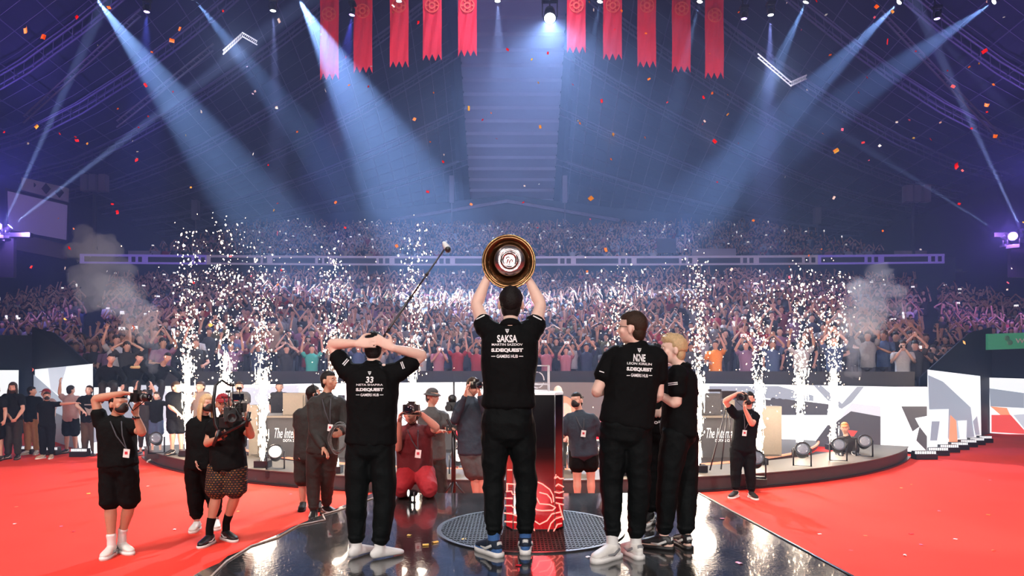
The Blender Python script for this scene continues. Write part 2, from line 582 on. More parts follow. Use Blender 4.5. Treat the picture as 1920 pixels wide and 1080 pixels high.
screen('led_wall', 'long curved white screen wall under the crowd, left half behind the sparks', wall_outline(176, 958), on_wall, [
    (1, L((176, 760), (230, 735), (290, 800), (176, 830))),
    (2, L((430, 728), (560, 722), (560, 760), (470, 775))),
    (1, L((505, 752), (548, 745), (548, 858), (500, 858))),
    (2, L((250, 722), (300, 722), (340, 762), (300, 800))),
])
screen('led_wall', 'taupe middle of the curved screen wall with orange half discs', wall_outline(959, 1309), on_wall, [
    (5, [(1053 + 29 * math.cos(a), 772 + 30 * math.sin(a)) for a in [i * PI / 10 for i in range(10, 21)]]),
    (5, [(1166 + 29 * math.cos(a), 786 + 34 * math.sin(a)) for a in [i * PI / 10 for i in range(10, 21)]]),
    (3, L((1190, 722), (1300, 722), (1300, 745), (1200, 760))),
], base=6)
screen('led_wall', 'curved white screen wall with grey shards, right half behind the fountains', wall_outline(1310, 1739), on_wall, [
    (1, L((1330, 724), (1460, 724), (1525, 742), (1525, 752), (1330, 740))),
    (3, L((1310, 735), (1360, 742), (1445, 750), (1445, 786), (1310, 786))),
    (3, L((1445, 745), (1554, 758), (1551, 778), (1466, 778), (1445, 758))),
    (1, L((1525, 722), (1539, 722), (1580, 758), (1579, 767), (1559, 758))),
    (1, L((1607, 725), (1620, 725), (1597, 754), (1578, 767), (1576, 760), (1592, 742))),
    (2, L((1597, 756), (1651, 762), (1651, 781), (1595, 771), (1570, 790))),
    (3, L((1595.5, 771), (1651, 781), (1651, 855), (1582, 850), (1556, 800))),
    (3, L((1552, 797), (1525, 833), (1536, 850), (1582, 850), (1582, 800)), .03),
    (3, L((1690, 762), (1738, 762), (1738, 780), (1715.5, 784), (1724, 800), (1711, 809))),
    (4, L((1547, 810), (1556, 801), (1556, 824))),
    (4, L((1588, 806), (1608, 808), (1598, 822)), .05),
    (2, L((1680, 725), (1738, 725), (1738, 745), (1700, 742))),
    (3, L((1718, 826), (1724, 800), (1738, 818), (1738, 846))),
])
fr = on_line((9.12, 15.0), (13.3, 19.3))
screen('led_wall', 'tall angled screen at the right end with grey shards', L((1739, 693), (1838, 705), (1840, 817), (1739, 852)), fr, [
    (1, L((1740, 703), (1768, 715.5), (1820, 764), (1827, 819), (1779, 824), (1742, 767))),
    (0, L((1741, 768), (1779, 767), (1777, 831), (1740, 835)), .04),
    (1, L((1747, 790), (1762, 790), (1757, 826), (1744, 826)), .06),
    (5, L((1782, 778), (1793, 789), (1795.5, 829), (1779, 831)), .04),
    (0, L((1795.5, 789), (1813, 788), (1812, 825), (1800, 827)), .05),
    (1, L((1824, 790), (1832, 780), (1837, 815), (1829, 816)), .04),
])
fr2 = on_line((14.0, 20.0), (19, 19.4))
screen('led_wall', 'separate screen at the far right edge with a red panel', L((1855, 708), (1990, 712), (1990, 820), (1856, 812)), fr2, [
    (1, L((1855, 728), (1920, 737), (1920, 765), (1857, 762))),
    (5, L((1857, 762), (1888, 765), (1894, 778), (1876, 778)), .04),
    (4, L((1859, 778), (1895, 778), (1920, 806), (1990, 812), (1990, 818), (1859, 810)), .04),
    (2, L((1900, 778), (1990, 770), (1990, 800), (1922, 806)), .05),
])
fl = on_line((-9.12, 15.0), (-13.3, 19.3))
screen('led_wall', 'tall angled white screen at the left end with a grey wedge', L((174, 682), (62, 693), (60, 822), (175, 858)), fl, [
    (1, L((63, 702), (63, 760), (150, 800), (120, 752))),
    (2, L((90, 690), (125, 687), (110, 740), (95, 730))),
    (3, L((95, 770), (140, 790), (150, 850), (90, 835)), .04),
])
fl2 = on_line((-14.0, 20.0), (-19, 19.4))
screen('led_wall', 'separate white screen at the far left edge', L((35, 694), (-80, 694), (-80, 815), (34, 811)), fl2, [
    (2, L((34, 780), (-40, 770), (-40, 811), (34, 808))),
])
# ================================================================== CROWD
def hand_simple(mb, c, d, nrm, fingers):
    d = Vector(d).normalized(); nrm = Vector(nrm)
    lat = d.cross(nrm).normalized(); nrm = lat.cross(d)
    c = Vector(c)
    mb.ell(c + d * .045, (.036, .016, .052), (lat, nrm, d), 8, 5)
    if fingers:
        for i, l in enumerate((.06, .07, .068, .052)):
            b = c + d * .08 + lat * (.026 - .0175 * i)
            e = b + (d + lat * (.22 - .15 * i)) * l * .6
            mb.loft([b, e, e + (d * .7 + nrm * .7) * l * .35], [.0095, .009, .007], n=5)
        mb.loft([c + d * .03 + lat * .03, c + d * .055 + lat * .062, c + d * .085 + lat * .07], [.011, .010, .008], n=5)

POSES = {
    'raising both arms': ((-.30, -.02, 1.56), (-.24, -.08, 1.86), (.30, -.02, 1.56), (.26, -.08, 1.88), 0),
    'filming with phone overhead': ((-.24, -.16, 1.50), (-.07, -.26, 1.78), (.24, -.16, 1.50), (.07, -.26, 1.78), 2),
    'clapping overhead': ((-.27, -.08, 1.60), (-.05, -.14, 1.84), (.27, -.08, 1.60), (.05, -.14, 1.84), 0),
    'punching one fist up': ((-.27, -.05, 1.62), (-.20, -.10, 1.90), (.28, -.02, 1.14), (.16, -.22, 1.08), 0),
    'holding one phone up high': ((-.28, .02, 1.14), (-.12, -.24, 1.12), (.26, -.14, 1.52), (.16, -.26, 1.80), 1),
    'clapping at chest height': ((-.27, -.06, 1.14), (-.05, -.30, 1.26), (.27, -.06, 1.14), (.05, -.30, 1.28), 0),
    'holding a phone at face height': ((-.25, -.14, 1.20), (-.05, -.30, 1.50), (.25, -.14, 1.20), (.05, -.30, 1.50), 2),
    'standing with arms down': ((-.27, .02, 1.14), (-.25, -.10, .90), (.27, .02, 1.14), (.25, -.10, .90), 0),
    'with hands on the head': ((-.34, -.04, 1.56), (-.10, .02, 1.70), (.34, -.04, 1.56), (.10, .02, 1.70), 0),
    'with arms folded': ((-.27, -.04, 1.15), (.06, -.20, 1.17), (.27, -.04, 1.15), (-.06, -.21, 1.22), 0),
}
def crowd_parts(pose, hairstyle, n, fingers):
    eL, hL, eR, hR, ph = POSES[pose]
    sk, sh, ha, lg, pn = MB(), MB(), MB(), MB(), MB()
    # one continuous body
    sk.loft([(0, .02, 1.30), (0, .01, 1.44), (0, -.005, 1.50), (0, -.015, 1.545), (0, -.02, 1.60), (0, -.008, 1.67), (0, .0, 1.705)],
            [(.10, .07), (.058, .055), (.05, .052), (.058, .075), (.072, .092), (.068, .080), (.040, .045)], n=n)
    if fingers:
        sk.ell((0, -.118, 1.598), (.011, .018, .02), n=6, m=4)
        for sx in (-1, 1): sk.ell((sx * .074, -.01, 1.60), (.01, .018, .028), n=6, m=4)
    for sx, e, h in ((-1, eL, hL), (1, eR, hR)):
        s = Vector((sx * .185, .01, 1.40)); e = Vector(e); h = Vector(h)
        sk.loft([s, s.lerp(e, .5), e, e.lerp(h, .35), h], [.046, .044, .037, .037, .025], n=max(5, n - 2))
        hand_simple(sk, h, (h - e), (0, 1, 0) if ph == 0 else (-sx, 0, 0), fingers)
        sh.loft([s + Vector((-sx * .05, 0, .0)), s + Vector((sx * .015, 0, 0)), s.lerp(e, .62)], [.062, .068, .062], n=n)
    sh.loft([(0, 0, .84), (0, 0, .98), (0, 0, 1.15), (0, 0, 1.32), (0, .005, 1.42), (0, .01, 1.475)],
            [(.185, .13), (.17, .12), (.17, .12), (.205, .125), (.18, .10), (.075, .065)], n=n, sq=2.4)
    lg.loft([(0, 0, .92), (0, 0, .80)], [(.17, .12), (.17, .12)], n=n)
    for sx in (-1, 1):
        lg.loft([(sx * .09, 0, .84), (sx * .1, -.01, .48), (sx * .11, .01, .10)], [.092, .065, .05], n=max(5, n - 2))
        lg.loft([(sx * .11, .04, .05), (sx * .115, -.16, .035)], [(.045, .05), (.045, .035)], n=5)
    # hair
    if hairstyle == 'long':
        ha.ell((0, .014, 1.675), (.088, .106, .088), n=n + 2, m=6)
        ha.loft([(0, .05, 1.64), (0, .075, 1.50), (0, .07, 1.36)], [(.085, .05), (.09, .04), (.07, .03)], n=n)
    elif hairstyle == 'cap':
        ha.ell((0, .004, 1.685), (.084, .102, .075), n=n + 2, m=6)
        ha.loft([(0, -.07, 1.69), (0, -.17, 1.67)], [(.06, .012), (.045, .008)], n=6)
    else:
        ha.ell((0, .014, 1.682), (.084, .105, .078), n=n + 2, m=6)
    if ph:
        c = (Vector(hL) + Vector(hR)) / 2 if ph == 2 else Vector(hR)
        w, h = (.075, .038) if ph == 2 else (.038, .075)
        pn.box(c + Vector((0, -.02, .085)), (w, .005, h))
    return sk, sh, ha, lg, pn

SHIRTS = {'black': (.02, .02, .022), 'charcoal': (.06, .06, .065), 'white': (.46, .44, .45), 'navy': (.025, .035, .08), 'grey': (.22, .22, .23),
          'maroon': (.20, .03, .04), 'mauve': (.22, .12, .21), 'blue': (.05, .08, .17), 'pink': (.45, .16, .22), 'orange': (.90, .28, .03),
          'teal': (.05, .36, .30), 'olive': (.12, .12, .06), 'red': (.35, .03, .04), 'tan': (.42, .30, .20)}
SHIRT_W = ['black'] * 13 + ['charcoal'] * 4 + ['white'] * 3 + ['navy'] * 3 + ['grey'] * 3 + ['maroon', 'mauve', 'mauve', 'blue', 'pink', 'tan', 'olive', 'red']
SKINS = [(.60, .33, .24), (.50, .27, .19), (.66, .40, .31), (.42, .22, .15)]
HAIRS = [(.018, .012, .010), (.03, .018, .012), (.09, .05, .03), (.02, .02, .02)]
cm_shirt = {k: M('crowd_shirt_' + k, v, .85, bump=(20, .5, .02)) for k, v in SHIRTS.items()}
cm_skin = [M('crowd_skin_%s' % w, c, .55) for w, c in zip(('light', 'medium', 'fair', 'deep'), SKINS)]
cm_hair = [M('crowd_hair_%s' % w, c, .6) for w, c in zip(('black', 'dark', 'brown', 'ink'), HAIRS)]
cm_pants = M('crowd_pants', (.03, .03, .04), .85)
PHONE = M('phone_case', (.03, .03, .03), .4, emis=(.75, .85, 1, .0))
PHONE_LIT = M('phone_light', (.6, .6, .6), .4, emis=(.95, .92, 1, 1.1))

def head_v(p): return 692 - (p[2] + 1.66 - CAMZ) * F / p[1]
def head_u(p): return 960 + p[0] * F / p[1]
seats = []
for k in range(NLOW):
    xm = low_xm(k) - .3
    x = -xm + rnd.random() * .3
    while x < xm:
        p = (x, rowY(k, x) + rnd.uniform(-.12, .14), rowZ(k))
        x += rnd.uniform(.50, .64) * (1 + .008 * k)
        u, v = head_u(p), head_v(p)
        if not -60 < u < 1980: continue
        if v < 506: continue
        au = abs(u - 960)
        if au > 770 and v > (698 - (au - 780) * 1.0 if au < 860 else 618): continue
        if abs(x) > 9 and p[1] < 16.6: continue
        # stair aisles either side
        if 762 + (600 - v) * -.15 < au < 806 and v < 632 and rnd.random() < .96: continue
        if k > 2 and rnd.random() < .05: continue
        seats.append((k, p))
ups = []
for j in range(NUP):
    x = -26
    while x < 26:
        p = (x, upY(j, x) + rnd.uniform(-.12, .12), upZ(j))
        x += rnd.uniform(.52, .8)
        au = abs(head_u(p) - 960)
        if au > 690 - 14 * j: continue
        if rnd.random() < .12: continue
        ups.append((j, p))
# the ones that show largest become individuals
def vis(s):
    return s[1][1] + (0 if abs(head_u(s[1]) - 960) < 800 else 3)
seats.sort(key=vis)
near, far = seats[:295], seats[295:]
print('seats', len(near), len(far), len(ups), 'nearest far Y', far[0][1])

protos = {}
for pi, pose in enumerate(POSES):
    for hs in ('short', 'long', 'cap'):
        protos[(pose, hs)] = [None if not b.v else b for b in crowd_parts(pose, hs, 8, True)]
pmesh = {}
def pm(key, i, nm):
    if (key, i) not in pmesh:
        b = protos[key][i]
        me = bpy.data.meshes.new(nm)
        me.from_pydata(b.v, [], b.f)
        me.polygons.foreach_set('use_smooth', [True] * len(b.f))
        me.materials.append(cm_skin[0])
        pmesh[(key, i)] = me
    return pmesh[(key, i)]
POSE_W = ['raising both arms'] * 5 + ['filming with phone overhead'] * 6 + ['clapping overhead'] * 4 + ['punching one fist up'] * 2 + \
         ['holding one phone up high'] * 3 + ['clapping at chest height'] * 2 + ['holding a phone at face height'] * 4 + \
         ['standing with arms down'] * 2 + ['with hands on the head', 'with arms folded']
HS_W = ['short'] * 6 + ['long'] * 3 + ['cap'] * 2
ROWS = ['front row', 'second row', 'third row', 'fourth row', 'fifth row', 'sixth row', 'seventh row', 'eighth row', 'ninth row', 'tenth row', 'eleventh row', 'twelfth row']
LAND = [(200, 'far left stand corner'), (300, 'behind left smoke plume'), (385, 'behind leftmost fountain'), (455, 'behind second fountain'), (540, 'behind third fountain'),
        (600, 'behind teal-shirt fan'), (680, 'behind fourth fountain'), (740, 'behind boom pole'), (810, 'behind fifth fountain'), (890, 'left of trophy lifter'),
        (960, 'behind trophy lifter'), (1040, 'right of trophy lifter'), (1120, 'above masked woman'), (1200, 'behind sixth fountain'), (1260, 'above blond player'),
        (1340, 'behind seventh fountain'), (1400, 'near orange-shirt fan'), (1460, 'behind eighth fountain'), (1530, 'behind ninth fountain'), (1600, 'behind tenth fountain'),
        (1680, 'behind right smoke plume'), (1760, 'above right screen'), (3000, 'far right stand corner')]
HAIRW = {'short': '', 'long': 'long-haired ', 'cap': 'capped '}
def dress(o_skin, key, shirt, si, hi, lit, near_=True):
    def child(i, nm, mat):
        if protos[key][i] is None: return
        c = bpy.data.objects.new(nm, pm(key, i, nm)); C.objects.link(c); c.parent = o_skin
        c.material_slots[0].link = 'OBJECT'; c.material_slots[0].material = mat
        return c
    child(1, 'shirt', cm_shirt[shirt]); child(2, 'hair' if key[1] != 'cap' else 'cap', cm_hair[hi]); child(3, 'trousers', cm_pants)
    if protos[key][4]:
        ph = bpy.data.objects.new('phone', pm(key, 4, 'phone')); C.objects.link(ph)
        ph.material_slots[0].link = 'OBJECT'; ph.material_slots[0].material = PHONE_LIT if lit else PHONE
        ph.parent = o_skin
forced = {(1370, 0): ('orange', 'holding one phone up high'), (1470, 0): ('blue', 'clapping overhead'), (562, 0): ('teal', 'raising both arms'),
          (820, 0): ('pink', 'holding a phone at face height'), (846, 0): ('pink', 'filming with phone overhead'), (872, 0): ('red', 'raising both arms'), (1655, 0): ('white', 'holding a phone at face height')}
fmap = {}
for (fu, fk), val in forced.items():
    c = min((s for s in near if s[0] == fk), key=lambda s: abs(head_u(s[1]) - fu))
    fmap[id(c)] = val
info = []
for s in near:
    k, p = s
    shirt = rnd.choice(SHIRT_W); pose = rnd.choice(POSE_W); hs = rnd.choice(HS_W)
    if id(s) in fmap:
        shirt, pose = fmap[id(s)]
    info.append((s, shirt, pose, hs))
order = sorted(range(len(info)), key=lambda i: (info[i][0][0], info[i][0][1][0]))
used = {}
for q, i in enumerate(order):
    (k, p), shirt, pose, hs = info[i]
    key = (pose, hs)
    o = bpy.data.objects.new('spectator', pm(key, 0, 'spectator')); C.objects.link(o)
    si, hi = rnd.randrange(4), rnd.randrange(4)
    o.material_slots[0].link = 'OBJECT'; o.material_slots[0].material = cm_skin[si]
    o.location = p
    sc = rnd.uniform(.94, 1.05)
    o.scale = (sc, sc, sc)
    o.rotation_euler = (0, 0, math.atan2(p[0], p[1] - 8) * -.8 + rnd.uniform(-.35, .35))
    dress(o, key, shirt, si, hi, rnd.random() < .25)
    place = next(n for lim, n in LAND if head_u(p) < lim)
    lb = '%s%s-shirted spectator %s, %s, %s' % (HAIRW[hs], shirt, pose, ROWS[min(k, 11)], place)
    if lb in used:
        nb = info[order[q - 1]][1]
        lb2 = lb.replace('spectator ', 'spectator beside %s-shirted neighbour, ' % nb) if nb != shirt else lb
        lb = lb2 if len(lb2.replace('-', ' ').split()) <= 15 and lb2 not in used else lb
    used[lb] = used.get(lb, 0) + 1
    tag(o, lb, 'spectator', 'spectators in the lower stand')

# the rest of the crowd as bulk
def bulk(name, label, spots, n, seedv, dim=1.0):
    r2 = random.Random(seedv)
    lib = []
    for pose in POSES:
        for hs in ('short', 'long'):
            parts = crowd_parts(pose, hs, n, False)
            allv, allf, kind = [], [], []
            for pi, b in enumerate(parts):
                if pi == 3: continue
                o = len(allv); allv += b.v; allf += [tuple(i + o for i in f) for f in b.f]; kind += [pi] * len(b.f)
            lib.append((pose, np.array([tuple(v) for v in allv]), allf, np.array(kind)))
    bypose = {}
    for L_ in lib: bypose.setdefault(L_[0], []).append(L_)
    V, LI, LT, COL, off = [], [], [], [], 0
    MI = []
    cache = {}
    for (k, p) in spots:
        pose = r2.choice(POSE_W)
        Lb = r2.choice(bypose[pose])
        a = math.atan2(p[0], p[1] - 8) * -.8 + r2.uniform(-.35, .35)
        sc = r2.uniform(.94, 1.05)
        v = Lb[1] * sc
        c, s_ = math.cos(a), math.sin(a)
        w = np.empty_like(v)
        w[:, 0] = v[:, 0] * c - v[:, 1] * s_ + p[0]; w[:, 1] = v[:, 0] * s_ + v[:, 1] * c + p[1]; w[:, 2] = v[:, 2] + p[2]
        key = id(Lb[2])
        if key not in cache:
            cache[key] = (np.array([i for f in Lb[2] for i in f]), np.array([len(f) for f in Lb[2]]))
        li, lt = cache[key]
        V.append(w); LI.append(li + off); LT.append(lt); off += len(w)
        cols = np.array([r2.choice(SKINS), SHIRTS[r2.choice(SHIRT_W)], r2.choice(HAIRS), (.03, .03, .04), (.05, .05, .05)])
        fc = cols[Lb[3]]
        COL.append(np.repeat(fc, lt, axis=0))
        lit = r2.random() < .16
        MI.append(np.where((Lb[3] == 4) & lit, 1, 0))
    V = np.concatenate(V); LI = np.concatenate(LI); LT = np.concatenate(LT); COL = np.concatenate(COL); MI = np.concatenate(MI)
    me = bpy.data.meshes.new(name)
    me.vertices.add(len(V)); me.vertices.foreach_set('co', V.ravel())
    me.loops.add(len(LI)); me.loops.foreach_set('vertex_index', LI.astype(np.int32))
    me.polygons.add(len(LT))
    me.polygons.foreach_set('loop_start', np.concatenate([[0], np.cumsum(LT)[:-1]]).astype(np.int32))
    me.polygons.foreach_set('loop_total', LT.astype(np.int32))
    me.polygons.foreach_set('material_index', MI.astype(np.int32))
    me.polygons.foreach_set('use_smooth', [True] * len(LT))
    ca = me.color_attributes.new('cloth', 'BYTE_COLOR', 'CORNER')
    ca.data.foreach_set('color', np.concatenate([COL, np.ones((len(COL), 1))], axis=1).ravel())
    me.update(calc_edges=True)
    m = bpy.data.materials.get('crowd_cloth')
    if not m:
        m = bpy.data.materials.new('crowd_cloth'); m.use_nodes = True
        nt = m.node_tree; at = nt.nodes.new('ShaderNodeVertexColor'); at.layer_name = 'cloth'
        nt.links.new(at.outputs['Color'], nt.nodes['Principled BSDF'].inputs['Base Color'])
        nt.nodes['Principled BSDF'].inputs['Roughness'].default_value = .8
    me.materials.append(m); me.materials.append(PHONE_LIT)
    o = bpy.data.objects.new(name, me); C.objects.link(o)
    tag(o, label, 'crowd', kind='stuff')
    return o
bulk('crowd_lower_stand', 'packed crowd filling the rear rows of the lower stand', far, 7, 3)
bulk('crowd_upper_stand', 'dim crowd in the upper stand above the balcony front', ups, 6, 4)
# ================================================================== STAGE, DAIS, LIGHTS
XA, YA, ZA = Vector((1, 0, 0)), Vector((0, 1, 0)), Vector((0, 0, 1))
def pmat(name, build_fn):
    m = bpy.data.materials.new(name); m.use_nodes = True
    build_fn(m.node_tree, m.node_tree.nodes['Principled BSDF'])
    return m
def gloss(nt, b):
    tc = nt.nodes.new('ShaderNodeTexCoord')
    n1 = nt.nodes.new('ShaderNodeTexNoise'); n1.inputs['Scale'].default_value = 1.6; n1.inputs['Detail'].default_value = 6
    nt.links.new(tc.outputs['Object'], n1.inputs['Vector'])
    r = nt.nodes.new('ShaderNodeMapRange'); r.inputs['From Min'].default_value = .35; r.inputs['From Max'].default_value = .7
    r.inputs['To Min'].default_value = .05; r.inputs['To Max'].default_value = .20
    nt.links.new(n1.outputs['Fac'], r.inputs['Value']); nt.links.new(r.outputs['Result'], b.inputs['Roughness'])
    cr = nt.nodes.new('ShaderNodeMapRange'); cr.inputs['To Min'].default_value = .012; cr.inputs['To Max'].default_value = .05
    nt.links.new(n1.outputs['Fac'], cr.inputs['Value']); nt.links.new(cr.outputs['Result'], b.inputs['Base Color'])
    n2 = nt.nodes.new('ShaderNodeTexNoise'); n2.inputs['Scale'].default_value = 34; n2.inputs['Detail'].default_value = 3
    nt.links.new(tc.outputs['Object'], n2.inputs['Vector'])
    bp = nt.nodes.new('ShaderNodeBump'); bp.inputs['Strength'].default_value = .22; bp.inputs['Distance'].default_value = .004
    nt.links.new(n2.outputs['Fac'], bp.inputs['Height']); nt.links.new(bp.outputs['Normal'], b.inputs['Normal'])
    b.inputs['Coat Weight'].default_value = .6; b.inputs['Coat Roughness'].default_value = .03
    b.inputs['Specular IOR Level'].default_value = .7
GLOSS = pmat('glossy_black_floor', gloss)

st = empty('stage_platform', (0, 5.2, 0), 'glossy black stage platform the four players stand on', 'stage')
r3 = random.Random(5)
left = []
for i in range(26):
    t = i / 25
    x = -2.28 + (.78 * t) - (0.0 if t > .0 else 0); y = 3.0 + 4.55 * t
    x = -2.16 + .62 * max(0, (y - 4.3) / 3.25) ** 1.2
    left.append((x + r3.uniform(-.035, .035) * (1.2 - t), y))
right = [(2.06, 7.53), (2.12, 6.6), (2.2, 5.4), (2.28, 4.4), (2.34, 3.0)]
pl = left + right
mb = MB(); mb.prism([(x, y, STAGE - .012) for x, y in pl], (0, 0, .012)); build(mb, 'stage_top', GLOSS, st, smooth=False)
mb = MB(); mb.prism([(x * .99, y if y > 3.1 else 3.05, .002) for x, y in pl], (0, 0, STAGE - .016)); build(mb, 'stage_base', DAIS_SIDE, st, smooth=False)
mb = MB(); mb.loft([(2.06, 7.53, STAGE + .004), (2.34, 3.0, STAGE + .004)], [(.012, .006)] * 2, n=6); build(mb, 'edge_trim', METAL_DARK, st)
# round grille set in the stage
def grille(nt, b):
    tc = nt.nodes.new('ShaderNodeTexCoord')
    w = nt.nodes.new('ShaderNodeTexBrick'); w.inputs['Scale'].default_value = 7
    w.inputs['Color1'].default_value = (.03, .03, .034, 1); w.inputs['Color2'].default_value = (.045, .045, .05, 1); w.inputs['Mortar'].default_value = (.002, .002, .002, 1)
    w.inputs['Mortar Size'].default_value = .05
    nt.links.new(tc.outputs['Object'], w.inputs['Vector']); nt.links.new(w.outputs['Color'], b.inputs['Base Color'])
    bp = nt.nodes.new('ShaderNodeBump'); bp.inputs['Strength'].default_value = .7; bp.inputs['Distance'].default_value = .01
    bp.invert = True
    nt.links.new(w.outputs['Fac'], bp.inputs['Height']); nt.links.new(bp.outputs['Normal'], b.inputs['Normal'])
    b.inputs['Roughness'].default_value = .55; b.inputs['Specular IOR Level'].default_value = .25
GRILLE = pmat('round_grille', grille)
mb = MB(); mb.rings([(.765, 0), (.775, .006), (.0001, .006)], (.16, 5.85, STAGE), (XA, YA, ZA), 64); o = build(mb, 'floor_grille', GRILLE, st, smooth=False)
mb = MB(); mb.rings([(.765, 0), (.80, 0), (.80, .012), (.765, .012)], (.16, 5.85, STAGE), (XA, YA, ZA), 64, close=True); build(mb, 'grille_ring', METAL_DARK, o, smooth=False, org=o['_o'])

mb = MB()
for i in range(-25, 26):
    a_ = i * .03; L_ = math.sqrt(max(0, .755 ** 2 - a_ * a_))
    if L_ > .05: mb.box((.16 + a_, 5.85, STAGE + .010), (.005, L_, .004))
for i in range(-12, 13):
    a_ = i * .06; L_ = math.sqrt(max(0, .755 ** 2 - a_ * a_))
    if L_ > .05: mb.box((.16, 5.85 + a_, STAGE + .009), (L_, .006, .003))
build(mb, 'grille_bars', M('grille_bar', (.012, .012, .013), .6, 0, spec=.3), o, smooth=False, org=o['_o'])
# round dais behind the stage
da = empty('round_dais', (.3, 20, 0), 'low round dais with a beige rim curving behind the players', 'dais')
def ringseg(mb, r0, r1, z0, z1, a0=200, a1=340, n=70):
    for i in range(n):
        t0, t1 = R(a0 + (a1 - a0) * i / n), R(a0 + (a1 - a0) * (i + 1) / n)
        def q(r, t, z): return (.3 + r * math.cos(t), 20 + r * math.sin(t), z)
        mb.quad(q(r1, t0, z0), q(r1, t1, z0), q(r1, t1, z1), q(r1, t0, z1))
        mb.quad(q(r0, t0, z1), q(r1, t0, z1), q(r1, t1, z1), q(r0, t1, z1))
        mb.quad(q(r0, t0, z0), q(r0, t1, z0), q(r0, t1, z1), q(r0, t0, z1))
A0, A1 = 213, 327
mb = MB(); ringseg(mb, 8.75, 9.8, .225, .24, A0, A1); build(mb, 'dais_rim', DAIS_TOP, da, smooth=False)
mb = MB(); ringseg(mb, 8.76, 9.78, .002, .224, A0, A1); build(mb, 'dais_side', DAIS_SIDE, da, smooth=False)
mb = MB(); ringseg(mb, 5.0, 7.9, .002, .13, 203, 337); build(mb, 'inner_step', M('inner_step', (.06, .045, .04), .4), da, smooth=False)
mb = MB(); ringseg(mb, 7.9, 7.94, .10, .135, 203, 337)
build(mb, 'orange_light_strip', M('orange_strip', (.5, .15, .08), .4, emis=(1, .38, .22, 1.1)), da, smooth=False)
mb = MB(); ringseg(mb, 7.95, 8.74, .002, .012, A0, A1); build(mb, 'dark_gutter', DARK, da, smooth=False)
mb = MB(); ringseg(mb, 9.78, 9.84, .002, .03, A0, A1); build(mb, 'foot_trim', METAL_DARK, da, smooth=False)

# white text helper
def text_mesh(body, size=1.0, bold=.0, shear=0.0, space=1.0, extrude=0.0):
    cu = bpy.data.curves.new('t', 'FONT'); cu.body = body; cu.size = size; cu.offset = bold; cu.shear = shear
    cu.align_x = 'CENTER'; cu.align_y = 'CENTER'; cu.space_character = space; cu.extrude = extrude; cu.resolution_u = 3
    ob = bpy.data.objects.new('t', cu); C.objects.link(ob)
    bpy.context.view_layer.update()
    me = bpy.data.meshes.new_from_object(ob.evaluated_get(bpy.context.evaluated_depsgraph_get()))
    C.objects.unlink(ob); bpy.data.objects.remove(ob); bpy.data.curves.remove(cu)
    vs = [v.co.copy() for v in me.vertices]; fs = [tuple(p.vertices) for p in me.polygons]
    bpy.data.meshes.remove(me)
    x0, x1 = min(v.x for v in vs), max(v.x for v in vs); y0, y1 = min(v.y for v in vs), max(v.y for v in vs)
    vs = [Vector(((v.x - (x0 + x1) / 2) / (x1 - x0), (v.y - (y0 + y1) / 2) / (y1 - y0), v.z)) for v in vs]
    return vs, fs         # normalised to a unit box centred on 0

DESK = M('desk_front', (.07, .065, .065), .5, bump=(30, .2, .005)); BEIGE = M('beige_case', (.24, .20, .155), .6, bump=(30, .2, .005))
def desk(label, u0, u1, vt, vb, Y, text_u, case):
    a, b = P(u0, vb, Y), P(u1, vb, Y)
    root = empty('caster_desk', ((a.x + b.x) / 2, Y, .13), label, 'desk')
    zt = P(u0, vt, Y).z
    mb = MB(); mb.box(((a.x + b.x) / 2, Y + .4, (zt + .13) / 2), ((b.x - a.x) / 2, .4, (zt - .13) / 2)); build(mb, 'desk_body', DESK, root, smooth=False)
    mb = MB(); mb.box(((a.x + b.x) / 2, Y + .38, zt + .02), ((b.x - a.x) / 2 + .04, .45, .02)); build(mb, 'desk_top', BEIGE, root, smooth=False)
    for tx, cu, cv, w, h, sh in (('The International', text_u, 812, 74, 19, .4), ('DOTA 2 CHAMPIONSHIPS', text_u + 12, 826, 66, 5, 0)):
        vs, fs = text_mesh(tx, bold=.0 if h > 10 else .01, shear=sh)
        mb = MB()
        for i in range(1):
            mb.add([P(cu + v.x * w, cv - v.y * h, Y - .006) for v in vs], fs)
        build(mb, 'white_lettering', M('led_letter', (.8, .8, .8), .5, emis=(1, 1, 1, .5)), root, smooth=False, fixn=False)
    for (cx0, cx1, c0, c1, dy, mt) in case:
        mb = MB(); p, q = P(cx0, c1, Y + dy), P(cx1, c0, Y + dy)
        mb.box(((p.x + q.x) / 2, Y + dy + .15, (p.z + q.z) / 2), (abs(q.x - p.x) / 2, .14, abs(q.z - p.z) / 2))
        mb.box(((p.x + q.x) / 2, Y + dy + .0, (p.z + q.z) / 2), (abs(q.x - p.x) / 2 - .04, .02, abs(q.z - p.z) / 2 - .04))
        build(mb, 'equipment_case', mt, root, smooth=False)
    return root
desk('dark grey caster desk with white script lettering behind the left fountains', 470, 660, 783, 858, 13.7, 552,
     [(466, 488, 760, 856, -.25, BEIGE), (530, 572, 737, 781, .1, BEIGE), (576, 600, 748, 781, .2, GREY_CLOTH), (605, 640, 742, 781, .15, DARK)])
desk('dark grey caster desk with white script lettering behind the right fountains', 1300, 1420, 783, 858, 13.7, 1362,
     [(1424, 1466, 762, 856, -.1, BEIGE), (1310, 1352, 738, 781, .1, GREY_CLOTH), (1358, 1378, 750, 781, .2, BEIGE)])

